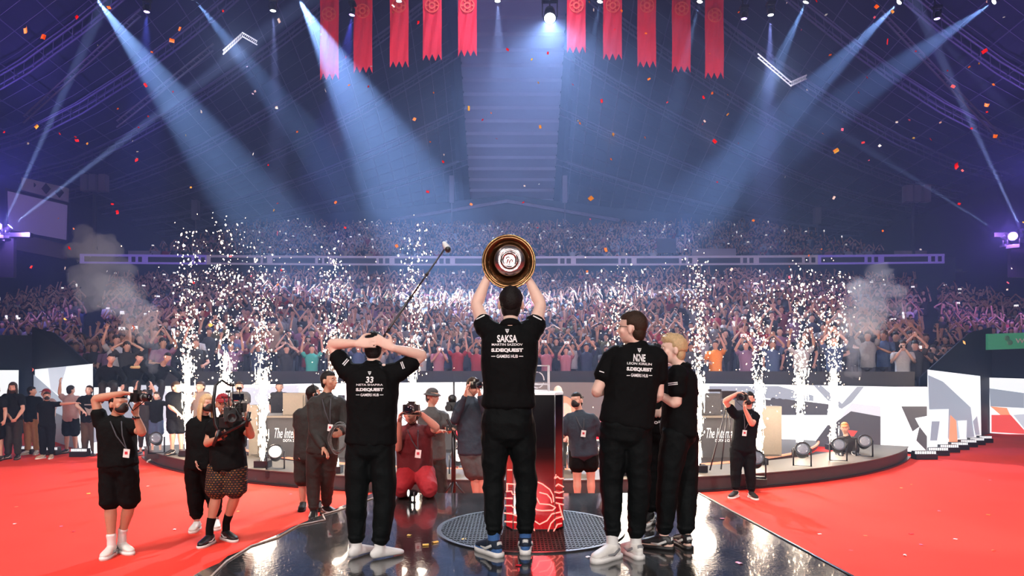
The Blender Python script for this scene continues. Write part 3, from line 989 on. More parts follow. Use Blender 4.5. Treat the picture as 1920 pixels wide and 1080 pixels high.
# dark central riser and red chairs between the desks
mb = MB(); mb.box((.4, 15.2, .42), (2.6, .3, .28)); o = build(mb, 'stage_counter', DESK, smooth=False, org=(.4, 15.2, .13))
tag(o, 'low dark counter across the middle of the dais behind the podium', 'counter')
def stool(u, v0, v1, Y, w, label):
    root = empty('red_stool', (P(u, v1, Y).x, Y, .13), label, 'stool', 'red tub stools on the dais')
    c = P(u, v0, Y)
    RS = M('stool_red', (.85, .02, .06), .4, coat=.5)
    mb = MB(); mb.rings([(w * .9, 0), (w, .05), (w, .30), (w * .86, .34), (w * .78, .30), (w * .78, .12), (.001, .12)], (c.x, Y, .62), (XA, YA, ZA), 24); build(mb, 'seat', RS, root)
    mb = MB(); mb.rings([(w * 1.01, .0), (w * 1.03, .015), (w * 1.01, .03)], (c.x, Y, .60), (XA, YA, ZA), 24); build(mb, 'white_rim', WHITE_FABRIC, root)
    for k in range(8):
        t = 2 * PI * k / 8
        mb = MB(); mb.cyl((c.x + w * .9 * math.cos(t), Y + w * .9 * math.sin(t), .13), (c.x + w * .9 * math.cos(t), Y + w * .9 * math.sin(t), .61), .018, n=6)
        build(mb, 'leg', CHROME, root)
stool(872, 785, 840, 12.3, .2, 'red tub stool on chrome legs left of the trophy lifter')
stool(1062, 785, 840, 12.3, .19, 'red tub stool on chrome legs just right of the podium')
stool(1124, 785, 840, 12.5, .19, 'red tub stool on chrome legs right of the masked woman')

# ---- lamps
LENS_W = M('lens_white', (.8, .8, .8), .2, emis=(.85, .92, 1, 18))
LENS_V = M('lens_violet', (.5, .4, .9), .2, emis=(.50, .30, 1, 14))
LENS_DIM = M('lens_dim', (.16, .17, .2), .1, emis=(.8, .85, 1, .12), coat=1, var=.6, vscale=60)
def moving_light(label, loc, target, r=.15, lens=None, hang=True, group=None, cat='stage light', name='moving_light', base=True):
    loc = Vector(loc); d = (Vector(target) - loc).normalized()
    up = ZA if hang else -ZA
    root = empty(name, loc + up * r * 3.0, label, cat, group)
    lat = d.cross(ZA).normalized() if abs(d.z) < .99 else XA
    dn = lat.cross(d)
    mb = MB(); mb.rings([(r * .5, -r * 2.4), (r * .8, -r * 2.2), (r * .95, -r * 1.2), (r * .9, -r * .4), (r * 1.08, 0), (r * 1.12, r * .12), (r * .98, r * .14), (r * .9, .0)], loc, (lat, dn, d), 16)
    build(mb, 'lamp_head', PLASTIC, root)
    mb = MB(); mb.rings([(r * .9, r * .02), (r * .6, r * .08), (.001, r * .1)], loc, (lat, dn, d), 16); build(mb, 'lens', lens or LENS_W, root)
    c = loc - d * r * 1.1
    ax = lat if abs(lat.z) < .5 else XA
    ax = Vector((ax.x, ax.y, 0)).normalized()
    mb = MB()
    for s in (-1, 1):
        mb.box(c + ax * (s * r * 1.22) + up * r * .9, (r * .09, r * .3, r * 1.35), (ax, up.cross(ax), up))
    mb.box(c + up * r * 2.25, (r * 1.3, r * .4, r * .12), (ax, up.cross(ax), up)); build(mb, 'yoke', METAL_DARK, root)
    if base:
        mb = MB(); mb.box(c + up * r * 2.75, (r * 1.35, r * 1.1, r * .4), (ax, up.cross(ax), up))
        build(mb, 'lamp_base', PLASTIC, root, smooth=False)
    return root
BM = [  # source pixel, aim pixel, distance, aim distance, cone, energy, colour, label
    ((178, -6), (440, 340), 30, 31, 20, 170000, (.55, .74, 1), 'white moving light at top left throwing a wide beam down right'),
    ((275, 22), (272, 110), 30, 30, 22, 14000, (.22, .22, 1), 'small blue lamp just right of the top left beam'),
    ((362, -4), (520, 190), 30, 31, 16, 60000, (.50, .70, 1), 'moving light throwing a short beam above the slim truss bar'),
    ((512, 20), (520, 280), 30, 30, 9, 45000, (.72, .66, 1), 'small lilac lamp left of the banners pointing straight down'),
    ((558, -6), (745, 330), 30, 31, 29, 210000, (.55, .72, 1), 'white moving light beside the leftmost banner'),
    ((660, 28), (648, 110), 30, 30, 24, 16000, (.20, .18, 1), 'small blue lamp beside the second banner'),
    ((748, 2), (750, 130), 31, 31, 12, 3000, (.9, .8, .9), 'small white lamp above the third banner'),
    ((933, 2), (936, 110), 30, 30, 21, 22000, (.70, .75, 1), 'small white lamp on the ridge left of the bright lamp'),
    ((1031, 34), (1035, 330), 29, 24, 70, 36000, (.60, .74, 1), 'brightest white lamp burning in the centre of the roof'),
    ((1125, 3), (1105, 110), 30, 30, 12, 20000, (.6, .75, 1), 'small white lamp between the two right inner banners'),
    ((1312, 3), (1285, 110), 30, 30, 12, 20000, (.6, .75, 1), 'small white lamp between the last two right banners'),
    ((1395, 35), (1392, 130), 30, 30, 18, 1500, (.25, .22, 1), 'dim blue lamp just right of the last banner'),
    ((1445, 28), (1438, 330), 30, 30, 12, 70000, (.62, .56, 1), 'lilac lamp above the bright roof truss on the right'),
    ((1511, 4), (1395, 260), 30, 31, 15, 60000, (.50, .70, 1), 'white moving light throwing a beam down left above bright truss'),
    ((1686, 4), (1390, 300), 30, 31, 15, 110000, (.50, .68, 1), 'white moving light beside the sloping bright truss at right'),
    ((1757, 35), (1752, 110), 30, 30, 15, 3000, (.30, .18, 1), 'small violet lamp near the top right corner'),
    ((1864, 3), (1560, 210), 30, 31, 15, 80000, (.48, .66, 1), 'white moving light in the top right corner'),
    ((19, 425), (262, 240), 26, 27, 3.0, 220000, (.75, .78, 1), 'beam lamp low on the left side shooting a thin ray up right'),
    ((4, 428), (112, 190), 26, 27, 3.0, 220000, (.70, .74, 1), 'beam lamp at the far left edge shooting a thin ray upward'),
    ((1880, 441), (1480, 190), 26, 27, 3.0, 230000, (.72, .76, 1), 'beam lamp low on the right side shooting a thin ray up left'),
    ((1914, 430), (1770, 120), 26, 27, 3.0, 220000, (.72, .70, 1), 'beam lamp at the far right edge shooting a thin ray up'),
]
for (a, b, Y, Y2, ang, en, col, lb) in BM:
    p, q = P(*a, Y), P(*b, Y2)
    lo = Y == 26
    moving_light(lb, p, q, (.26 if a[0] == 1031 else .13) if not lo else .12, LENS_V if col[0] < .4 else LENS_W, hang=not lo, group='arena beam lights')
    d = (q - p).normalized()
    light('SPOT', 'beam', p + d * .12, q, en * (.86 if not lo else 1.7), col, .04, ang, .55)
for a_, b_, en, col in (((1690, -4), (1925, 243), 150000, (.70, .66, 1)), ((226, -6), (-4, 206), 90000, (.42, .30, 1)), ((370, 62), (180, 215), 50000, (.36, .28, 1))):
    p, q = P(*a_, 29.6), P(*b_, 30.4)
    light('SPOT', 'truss_beam', p + (p - q).normalized() * .9, q, en * .45, col, .05, 3.6, .8)  # added spot without a fitting; its hazy ray stands in for the lit truss
    mb = MB()
    for dz in (0, .3):
        mb.cyl(p + Vector((0, 1.6, dz)), q + Vector((0, 1.6, dz)), .045, n=8)
    for i in range(24):
        mb.cyl(p.lerp(q, i / 24) + Vector((0, 1.6, 0)), p.lerp(q, (i + 1) / 24) + Vector((0, 1.6, .3)), .015, n=4)
    struct(mb, 'ceiling_long_truss', ROOF_STEEL)
# dark hanging truss that carries the lamps
for (u0, u1, Y) in ((120, 580, 30.4), (640, 1400, 30.4), (1420, 1900, 30.4)):
    a, b = P(u0, -34, Y), P(u1, -34, Y)
    mb = MB()
    for (dy, dz) in ((0, 0), (.4, 0), (.2, .4)):
        mb.cyl(a + Vector((0, dy, dz)), b + Vector((0, dy, dz)), .035, n=6)
    n = int((b.x - a.x) / .5)
    for i in range(n):
        x0 = a.x + (b.x - a.x) * i / n; x1 = a.x + (b.x - a.x) * (i + .5) / n; x2 = a.x + (b.x - a.x) * (i + 1) / n
        mb.loft([(x0, a.y, a.z), (x1, a.y + .2, a.z + .4), (x2, a.y, a.z)], .015, n=4)
    struct(mb, 'ceiling_lamp_truss', METAL_DARK)
# lamp droppers: the lower lamps hang on poles from that truss
for (a, b, Y, Y2, ang, en, col, lb) in BM:
    if Y != 26:
        p = P(a[0], a[1], Y)
        mb = MB(); mb.cyl(p + Vector((0, .1, .45)), (p.x, p.y + .3, P(0, -34, 30.4).z + .1), .03, n=6)
        struct(mb, 'ceiling_drop_pole', METAL_DARK)
# short bright truss pieces picked out by lamps
WT = M('white_truss', (.8, .8, .85), .4, .2)
for pts, Y, lb in (([(418, 102), (453, 70)], 28, 'bright white truss bar on the left, slanting up right'),
                   ([(454, 68), (482, 84)], 28, 'short pale truss bar left of the banners, slanting down right'),
                   ([(1421, 108), (1483, 161)], 28, 'bright white truss piece on the right, slanting down right'),
                   ([(1483, 161), (1512, 148)], 28, 'short pale truss bar right of the bright one')):
    a, b = P(*pts[0], Y), P(*pts[1], Y + .6)
    mb = MB()
    for dz in (0, .16):
        mb.cyl(a + Vector((0, 0, dz)), b + Vector((0, 0, dz)), .028, n=6)
    for i in range(9):
        mb.cyl(a.lerp(b, i / 9), a.lerp(b, (i + 1) / 9) + Vector((0, 0, .16)), .012, n=4)
    o = struct(mb, 'ceiling_bright_truss', WT)
for uv in ((440, 95), (1455, 145)):
    p = P(*uv, 26.5); light('POINT', 'truss_glow', p, None, 420, (.85, .88, 1), .1)

# floods on the side walls: flat violet flares beside the thin rays
moving_light('violet flood between the two thin rays at the far right', P(1899, 443, 25.5), P(1850, 470, 22), .15, LENS_V, hang=False, group='arena beam lights')
moving_light('violet flood at the far left edge under the thin rays', P(-6, 424, 25.5), P(60, 470, 22), .15, LENS_V, hang=False, group='arena beam lights')
light('POINT', 'violet_glow', P(1894, 440, 25.2), None, 900, (.45, .2, 1), .1)
light('POINT', 'violet_glow', P(6, 424, 25.2), None, 900, (.35, .2, 1), .1)
for sx, nm in ((-1, 'left'), (1, 'right')):
    mb = MB()
    mb.box((sx * 19.9, 26, 7.0), (1.6, .1, .08)); mb.box((sx * 19.9, 26.1, 6.2), (.9, .08, .8))
    mb.cyl((sx * 20.6, 26.1, 2.0), (sx * 20.6, 26.1, 7), .06)
    struct(mb, 'trim_light_shelf_' + nm, METAL_DARK)

# lamps standing on the dais
DL = [(516, 874, 'dais lamp with a round clear lens right of the third fountain'), (292, 843, 'dais lamp near the left group by the stage edge'),
      (1505, 868, 'dais lamp by the ninth fountain tilted up'), (1573, 858, 'dais lamp by the tenth fountain tilted up'), (1622, 850, 'last dais lamp on the right end of the rim'),
      (1418, 888, 'dais lamp behind the right photographer'), (860, 893, 'dais lamp with a bright lens behind the gimbal stand'), (1088, 893, 'dais lamp behind the legs of the masked woman')]
for u, v, lb in DL:
    Y = (CAMZ - .24) * F / (v + 7 - 692)
    if u in (860, 1088): Y = 10.75
    b = P(u, v, Y); b.z = .24
    h = b + Vector((0, 0, .30))
    tg = Vector((b.x * .5 + (.8 if u < 900 else -.8) * 0 + (-.3 if u > 900 else .3) * 3, 2, 5.0))
    moving_light(lb, h, tg, .115, LENS_DIM if u not in (860, 516, 1088) else M('lens_lit', (.8, .8, .8), .2, emis=(1, .95, .9, 1.0)), hang=False, group='dais lamps')
# LED battens along the red carpet
for (u, v, w, s) in ((1733, 856, 40, 'first'), (1757, 849, 37, 'second'), (1778, 843, 34, 'third'), (1797, 838, 31, 'fourth'), (1814, 833, 29, 'fifth'), (1830, 829, 26, 'sixth'), (1846, 825, 23, 'last'),
                     (52, 846, 26, 'leftmost'), (96, 848, 28, 'middle'), (150, 851, 30, 'rightmost')):
    Y = CAMZ * F / (v + 5 - 692)
    c = P(u, v, Y); W = w * Y / F / 2
    lb = ('%s light batten in the row at the foot of the angled right screen' if u > 900 else '%s of the three light battens behind the left group') % s
    root = empty('light_batten', (c.x, Y, 0), lb, 'light batten', 'floor light battens')
    mb = MB(); mb.box((c.x, Y, .06), (W, .10, .055)); build(mb, 'batten_body', PLASTIC, root, smooth=False)
    mb = MB(); mb.box((c.x, Y + .02, .145), (W, .06, .03)); build(mb, 'batten_head', METAL_DARK, root, smooth=False)
    mb = MB()
    for i in range(9):
        for zz in (.13, .158):
            mb.box((c.x - W + W * 2 * (i + .5) / 9, Y - .042, zz), (W / 9 * .7, .004, .011))
    build(mb, 'lamp_cells', M('batten_cells', (.8, .8, .8), .3, emis=(.95, .95, 1, 1.1)), root, smooth=False)

# ---- banners
BAN = M('banner_red', (.86, .015, .035), .75, bump=(9, .4, .03), var=.08, vscale=3)
BANE = M('banner_emblem', (.95, .10, .05), .7)
BX = [(600, 150, 'leftmost'), (663, 137, 'second'), (731, 127, 'third'), (793, 114, 'fourth'), (859, 106, 'fifth'), (1063, 100, 'sixth'), (1131, 113, 'seventh'), (1195, 127, 'eighth'), (1260, 136, 'ninth'), (1322, 148, 'rightmost')]
for u, vb, nm in BX:
    Y = 34.0
    x0 = P(u, 0, Y).x; W = 35 * Y / F; zb = P(0, vb, Y).z; zt = P(0, -60, Y).z
    root = empty('red_banner', (x0 + W / 2, Y, zb), '%s of the ten red roof banners, counted from the left' % nm, 'banner', 'red banners hanging from the roof')
    mb = MB()
    nx, nz = 12, 30
    def wob(i, j): return .05 * math.sin(i * 1.1 + j * .35 + u) * (1 - j / nz * .4)
    tooth = [.0, .13, .26, .39, .26, .13, 0, .13, .26, .39, .26, .13, 0]
    tooth = [.30 * abs(((i / 12 * 3) % 1) * 2 - 1) if True else 0 for i in range(13)]
    for side in (0, 1):
        g = []
        for j in range(nz + 1):
            row = []
            for i in range(nx + 1):
                zbi = zb + (.34 * (1 - abs(((i / 12 * 3) % 1) * 2 - 1)) if i not in (0, 12) else 0)
                z = zt + (zbi - zt) * j / nz
                row.append((x0 + W * i / nx, Y + wob(i, j) + side * .012, z))
            g.append(row)
        for j in range(nz):
            for i in range(nx):
                mb.quad(g[j][i], g[j][i + 1], g[j + 1][i + 1], g[j + 1][i])
    build(mb, 'cloth', BAN, root, fixn=False)
    cz = P(0, {600: 28, 663: 22, 1260: 18, 1322: 30}.get(u, 12), Y).z
    mb = MB(); mb.rings([(.30, 0), (.36, 0), (.36, .02), (.30, .02)], (x0 + W / 2, Y - .08, cz), (XA, ZA, -YA), 24, close=True)
    mb.rings([(.10, 0), (.19, 0), (.19, .02), (.10, .02)], (x0 + W / 2, Y - .08, cz), (XA, ZA, -YA), 8, close=True)
    for k in range(6):
        t = k * PI / 3
        mb.box((x0 + W / 2 + .25 * math.cos(t), Y - .09, cz + .25 * math.sin(t)), (.04, .01, .04))
    build(mb, 'round_emblem', BANE, root, smooth=False)
    mb = MB(); mb.cyl((x0 - .05, Y, zt + .02), (x0 + W + .05, Y, zt + .02), .03); build(mb, 'hanging_rod', METAL_DARK, root)
for bx in (-8, -4, 4.5, 9):
    light('SPOT', 'banner_light', (bx, 30.6, 11.5), (bx, 34, 18.6), 900, (1, .60, .50), .15, 56, .8)  # added spots without fittings, only to brighten the banners

# ---- poles, speakers and signs at the back
SPK = M('speaker_grey', (.25, .22, .28), .6)
for u, vs_, lb in ((178, 330, 'loudspeaker cluster on a pole above the left stand'), (1712, 350, 'loudspeaker cluster on a pole above the right stand')):
    Y = 45.65
    base = P(u, 481, Y); root = empty('speaker_pole', base, lb, 'loudspeaker')
    mb = MB(); mb.cyl(base, P(u, vs_, Y), .12); build(mb, 'pole', METAL_DARK, root)
    for du in (-14, 2, 20):
        mb = MB(); a = P(u + du, vs_ + 4, Y); mb.box(a + Vector((0, -.2, -.4)), (.22, .25, .55)); build(mb, 'speaker_box', SPK, root, smooth=False)
for u, v0, v1, Y, w, lb in ((847, 330, 380, 60, .2, 'pale column speaker left of the ridge band foot'), (1059, 330, 380, 60, .2, 'pale column speaker right of the ridge band foot'),
                            (367, 376, 412, 56, .25, 'pale column speaker above the left of the upper stand'), (1532, 390, 420, 56, .25, 'pale column speaker above the right of the upper stand')):
    a, b = P(u, v0, Y), P(u, v1, Y)
    mb = MB(); mb.box((a + b) / 2, (w, w, (a.z - b.z) / 2))
    mb.cyl(b, (b.x, b.y, b.z - 3), .05)
    o = build(mb, 'column_speaker', SPK, smooth=False, org=b); tag(o, lb, 'loudspeaker')
BILL = M('billboard_face', (.20, .16, .26), .5, emis=(.05, .035, .10, 1))
root = empty('billboard', P(60, 470, 34), 'large lilac billboard on the far left wall above the side stand', 'billboard')
def bq(mb, pts, dy=.15): mb.prism(pts, (0, dy, 0))
mb = MB(); bq(mb, [P(14, 358, 33), P(123, 384, 36), P(121, 449, 36), P(16, 430, 33)]); build(mb, 'panel_face', BILL, root, smooth=False)
mb = MB(); bq(mb, [P(10, 352, 33.3), P(127, 380, 36.3), P(125, 455, 36.3), P(12, 436, 33.3)]); build(mb, 'panel_frame', DARK, root, smooth=False)
vs, fs = text_mesh('Xpark', shear=.35, bold=.01)
mb = MB(); mb.add([P(88 + v.x * 52, 408 - v.y * 26 + v.x * 8, 34.6 + v.x * .6) for v in vs], fs); 
mb = MB(); bq(mb, [P(40, 332, 33.5), P(126, 352, 36), P(125, 378, 36), P(40, 356, 33.5)]); o = build(mb, 'frieze_panel', M('frieze', (.28, .24, .30), .6), root, smooth=False)
mb = MB()
for (u, v) in ((60, 347), (87, 354), (112, 361)):
    c = P(u, v, 34.2); mb.prism([c + Vector((-.22, 0, 0)), c + Vector((0, 0, .27)), c + Vector((.22, 0, 0)), c + Vector((0, 0, -.27))], (0, -.05, 0))
build(mb, 'diamond', DARK, root, smooth=False)
mb = MB(); bq(mb, [P(28, 436, 33.5), P(122, 458, 36.5), P(122, 486, 36.5), P(28, 468, 33.5)]); build(mb, 'lower_panel', M('lower_panel', (.14, .10, .12), .7), root, smooth=False)
GREEN = M('sign_green', (.04, .30, .16), .5, emis=(.05, .26, .14, .45))
root = empty('green_sign', P(1890, 655, 18.9), 'green advertising board on the far right stand front', 'sign')
mb = MB(); mb.prism([P(1853, 626, 18.7), P(2010, 621, 18.3), P(2010, 650, 18.3), P(1853, 656, 18.7)], (0, .1, 0)); build(mb, 'board', GREEN, root, smooth=False)
mb = MB(); c = P(1888, 634, 18.5)
mb.ell(c, (.07, .02, .07)); mb.ell(c + Vector((.08, 0, -.12)), (.08, .02, .07)); build(mb, 'leaf_mark', M('sign_leaf', (.15, .5, .32), .5), root)
vs, fs = text_mesh('Wi', bold=.02)
mb = MB(); mb.add([P(1914 + v.x * 20, 639 - v.y * 9, 18.4) for v in vs], fs); build(mb, 'white_lettering', WHITE_PRINT, root, smooth=False, fixn=False)
# small banners on the upper stand front
for u0, u1, v0, v1, Y, lb, ln in ((1232, 1268, 447, 474, 46.4, 'dark two-tone board on the upper stand right of the lifted shield', True), (1298, 1380, 466, 481, 45.6, 'pale long board on the upper stand front', False), (1678, 1738, 470, 482, 45.6, 'pale board at the right end of the upper stand', False),
                        (240, 300, 470, 482, 45.6, 'pale board at the left end of the upper stand', False)):
    mb = MB(); mb.prism([P(u0, v0, Y), P(u1, v0, Y), P(u1, v1, Y), P(u0, v1, Y)], (0, .1, 0))
    o = build(mb, 'front_board', M('board_dark', (.06, .05, .09), .6) if ln else M('board_pale', (.40, .36, .42), .6), smooth=False, org=P((u0 + u1) / 2, v1, Y)); tag(o, lb, 'sign')

# ---- spark fountains
SPK_A = M('spark_hot', (1, .9, .8), .5, emis=(1, .84, .66, 16)); SPK_B = M('spark_warm', (1, .8, .6), .5, emis=(1, .66, .44, 9))
for m_ in (SPK_A, SPK_B):
    m_.cycles.emission_sampling = 'NONE'
FO = [(352, 13.0, 440, .24, 'leftmost'), (422, 12.4, 415, .34, 'second'), (493, 11.55, 470, .24, 'third'), (627, 10.9, 470, .26, 'fourth'), (775, 10.7, 425, .22, 'fifth'),
      (1165, 10.7, 505, .26, 'sixth'), (1310, 11.0, 490, .20, 'seventh'), (1424, 11.9, 545, .20, 'eighth'), (1500, 13.0, 510, .26, 'ninth'), (1562, 14.0, 515, .27, 'rightmost')]
rs = random.Random(11)
for fi, (u, Y, vt, wd, nm) in enumerate(FO):
    b = P(u, 0, Y); b.z = .24
    H = P(u, vt, Y).z - .24
    root = empty('spark_fountain', b, '%s of the ten white spark fountains on the dais rim' % nm, 'spark fountain', 'spark fountains along the dais')
    mb = MB(); mb.box(b + Vector((0, 0, .06)), (.12, .10, .055)); mb.cyl(b + Vector((0, 0, .11)), b + Vector((0, 0, .16)), .04); build(mb, 'spark_machine', PLASTIC, root, smooth=False)
    A = MB(); B = MB()
    def oct_(mb, c, d, l, r):
        d = d.normalized(); x = d.orthogonal().normalized(); y = d.cross(x)
        mb.add([c + d * l, c - d * l, c + x * r, c - x * r, c + y * r, c - y * r], [(0, 2, 4), (0, 4, 3), (0, 3, 5), (0, 5, 2), (1, 4, 2), (1, 3, 4), (1, 5, 3), (1, 2, 5)])
    sc_ = Y / 12
    for i in range(150):       # dense white jet
        t = rs.random() ** 1.3 * .42
        s = .022 + .07 * t
        c = b + Vector((rs.gauss(0, s), rs.gauss(0, s), .14 + H * t))
        oct_(A, c, Vector((rs.gauss(0, .06), rs.gauss(0, .06), 1)), rs.uniform(.03, .12), rs.uniform(.006, .014) * sc_)
    for i in range(430):       # rising and falling sparks
        t = rs.betavariate(1.7, 1.9)
        s = wd * .85 * (.2 + .8 * min(1, t * 1.4))
        c = b + Vector((rs.gauss(0, s * .62), rs.gauss(0, s * .62), .2 + H * t))
        if c.z < .3: continue
        r = rs.choice((.004, .006, .008, .012, .014)) * sc_ * rs.uniform(.8, 1.25)
        d = Vector((rs.gauss(0, .35), rs.gauss(0, .35), 1))
        oct_(A if rs.random() < .55 else B, c, d, r * rs.choice((1.1, 1.3, 2.2)), r)
    for i in range(40):        # stray far sparks
        c = b + Vector((rs.gauss(0, wd * 1.6), rs.gauss(0, wd * 1.3), H * rs.uniform(.25, 1.08)))
        oct_(B, c, Vector((rs.gauss(0, .6), 0, 1)), .009 * sc_, .007 * sc_)
    for q, bb in ((0, A), (1, B)):
        o = build(bb, 'sparks', (SPK_A, SPK_B)[q], root, smooth=False, fixn=False); o['kind'] = 'stuff'
    light('POINT', 'spark_light', b + Vector((0, -.15, .9)), None, 40, (1, .80, .62), .12)
    light('POINT', 'spark_light', b + Vector((0, -.1, H * .5)), None, 26, (1, .78, .60), .25)

# ---- smoke
def smoke(name, label, pts, dens, seed):
    mb = MB(); r4 = random.Random(seed)
    for i in range(len(pts) - 1):
        (a, ra), (b, rb) = pts[i], pts[i + 1]
        for k in range(34):
            t = k / 34; c = a.lerp(b, t); r = ra + (rb - ra) * t
            mb.ell(c + Vector((r4.gauss(0, .52), r4.gauss(0, .4), r4.gauss(0, .5))) * r, r * r4.uniform(.22, .6), n=10, m=7)
    m = bpy.data.materials.new(name); m.use_nodes = True
    nt = m.node_tree; nt.nodes.clear()
    out = nt.nodes.new('ShaderNodeOutputMaterial'); v = nt.nodes.new('ShaderNodeVolumeScatter')
    v.inputs['Density'].default_value = dens; v.inputs['Color'].default_value = (.95, .88, .95, 1)
    nt.links.new(v.outputs[0], out.inputs['Volume'])
    o = build(mb, name, m, org=pts[0][0])
    soft(o, .035, 8, .06, 3.5)
    tag(o, label, 'smoke', kind='stuff')
smoke('smoke_plume', 'tall grey lilac smoke plume drifting up left over the crowd', [(P(288, 700, 14), .07), (P(282, 650, 14), .16), (P(262, 590, 14), .34), (P(215, 560, 14.2), .40), (P(175, 500, 14.4), .46), (P(190, 450, 14.5), .30)], .62, 1)
smoke('smoke_plume', 'lilac smoke plume to the right of the rightmost fountain', [(P(1597, 705, 15), .10), (P(1598, 650, 15), .25), (P(1605, 600, 15), .42), (P(1640, 560, 15.2), .50), (P(1665, 535, 15.4), .28)], .6, 2)
light('SPOT', 'smoke_light', (-10, 6, 9), P(230, 560, 14.2), 1500, (.95, .8, .95), .3, 26, .9)
light('SPOT', 'smoke_light', (12, 6, 9), P(1620, 590, 15), 1500, (.9, .75, 1), .3, 26, .9)

# ---- podium and what stands on it
pod = empty('podium', (.2, 6.0, STAGE), 'tall black glass podium with glowing red line pattern', 'podium')
PO = [(-.25, -.10), (-.19, -.235), (.16, -.235), (.235, -.12), (.235, .14), (.14, .235), (-.16, .235), (-.25, .14)]
pc = Vector((.20, 5.97, 0))
zt = 1.9 - 46 / F * 5.73
def ppoly(z, s=1.0): return [pc + Vector((x * s, y * s, z)) for x, y in PO]
mb = MB(); mb.prism(ppoly(STAGE + .02), (0, 0, zt - STAGE - .03)); o = build(mb, 'column', None or pmat('podium_glass', lambda nt, b: None), pod, smooth=False)
def podm(nt, b):
    b.inputs['Base Color'].default_value = (.012, .012, .014, 1); b.inputs['Roughness'].default_value = .12; b.inputs['Coat Weight'].default_value = .8
    tc = nt.nodes.new('ShaderNodeTexCoord'); sp = nt.nodes.new('ShaderNodeSeparateXYZ')
    nt.links.new(tc.outputs['Object'], sp.inputs[0])
    mr = nt.nodes.new('ShaderNodeMapRange'); mr.inputs['From Min'].default_value = .62; mr.inputs['From Max'].default_value = .12
    mr.inputs['To Min'].default_value = 0; mr.inputs['To Max'].default_value = .55
    nt.links.new(sp.outputs['Z'], mr.inputs['Value'])
    b.inputs['Emission Color'].default_value = (1, .012, .018, 1); nt.links.new(mr.outputs['Result'], b.inputs['Emission Strength'])
o.data.materials[0] = pmat('podium_lightbox', podm)
mb = MB(); mb.prism(ppoly(zt - .012, 1.02), (0, 0, .02)); build(mb, 'white_top', M('podium_top', (.8, .8, .8), .3, emis=(1, .9, .9, .5)), pod, smooth=False)
mb = MB(); mb.prism(ppoly(STAGE, 1.03), (0, 0, .025)); build(mb, 'plinth', PLASTIC, pod, smooth=False)
mb = MB()
for (x, y) in (PO[2], PO[3], PO[1], PO[0]):
    mb.cyl(pc + Vector((x, y, STAGE + .02)), pc + Vector((x, y, zt)), .006, n=6)
build(mb, 'edge_strips', M('podium_edge', (.3, .3, .3), .2, .6), pod)
def pface(u, v):
    """pixel onto the podium's front faces"""
    a = (u - 960) / F
    best = None
    V8 = [pc + Vector((x, y, 0)) for x, y in PO]
    for i in (0, 1, 2):
        A, B = V8[i], V8[i + 1]
        dx, dy = B.x - A.x, B.y - A.y
        den = a * dy - dx
        if abs(den) < 1e-9: continue
        t = (A.x - a * A.y) / den
        if -.001 <= t <= 1.001:
            return P(u, v, A.y + t * dy - .007)
    return P(u, v, pc.y - .2)
GL = M('podium_lines', (1, .4, .35), .4, emis=(1, .22, .17, 1.9))
def z5(x, y): return (820 + x / 2.843, 700 + y / 2.843)
LN = [[(510, 570), (560, 590), (600, 620), (616, 650), (620, 685)], [(545, 635), (585, 645), (605, 668), (610, 690)], [(505, 640), (530, 665), (545, 695), (600, 700), (630, 715), (615, 730), (560, 732), (530, 728), (508, 712)],
      [(500, 775), (545, 805), (585, 785), (610, 750), (660, 738)], [(590, 842), (605, 800), (630, 775), (662, 765)], [(620, 842), (640, 805), (662, 800)], [(628, 560), (640, 550), (655, 562), (672, 560)],
      [(630, 602), (645, 590), (672, 605)], [(626, 632), (650, 638), (672, 630)], [(630, 662), (672, 665)], [(632, 690), (672, 700)], [(500, 800), (512, 820), (520, 846)], [(650, 700), (662, 745), (672, 780)], [(625, 560), (632, 540)],
      [(375, 515), (397, 515)], [(370, 588), (415, 592)], [(368, 630), (395, 628), (402, 645), (425, 645)], [(358, 665), (402, 668)], [(372, 590), (372, 630)], [(362, 705), (395, 706), (405, 715), (428, 715)], [(358, 745), (400, 750), (430, 762)], [(360, 790), (430, 795)],
      [(440, 560), (480, 600), (470, 660)], [(440, 700), (490, 720), (500, 760)], [(440, 800), (480, 790)]]
mb = MB()
for ln in LN:
    pts = []
    for i in range(len(ln) - 1):
        for k in range(4):
            x = ln[i][0] + (ln[i + 1][0] - ln[i][0]) * k / 4; y = ln[i][1] + (ln[i + 1][1] - ln[i][1]) * k / 4
            pts.append(pface(*z5(x, y)))
    pts.append(pface(*z5(*ln[-1])))
    mb.loft(pts, .0055, lat=(0, 1, 0), n=6)
build(mb, 'glowing_lines', GL, pod)
light('POINT', 'podium_glow', (.2, 5.45, STAGE + .25), None, 6, (1, .05, .06), .15)
# chrome wire stand for the trophy
ws = empty('display_stand', pc + Vector((.06, 0, zt + .01)), 'clear chrome wire stand on top of the black podium', 'display stand')
mb = MB()
x0, x1, y0, y1, z0, z1 = .11, .32, 5.88, 6.06, zt + .012, zt + .235
for x in (x0, x1):
    for y in (y0, y1): mb.cyl((x, y, z0), (x, y, z1), .006, n=8)
for z in (z0 + .006, (z0 + z1) * .5 - .05, z1):
    mb.cyl((x0, y0, z), (x1, y0, z), .005, n=8); mb.cyl((x0, y1, z), (x1, y1, z), .005, n=8); mb.cyl((x0, y0, z), (x0, y1, z), .005, n=8); mb.cyl((x1, y0, z), (x1, y1, z), .005, n=8)
build(mb, 'wire_frame', M('bright_wire', (.85, .82, .85), .3, .3), ws)
mb = MB()
mb.loft([(.22 + .06 * math.cos(t), 5.97, zt + .11 + .07 * math.sin(t)) for t in [i * PI / 8 for i in range(0, 16)]], .005, n=6)
build(mb, 'wire_ring', _mats['bright_wire'], ws)

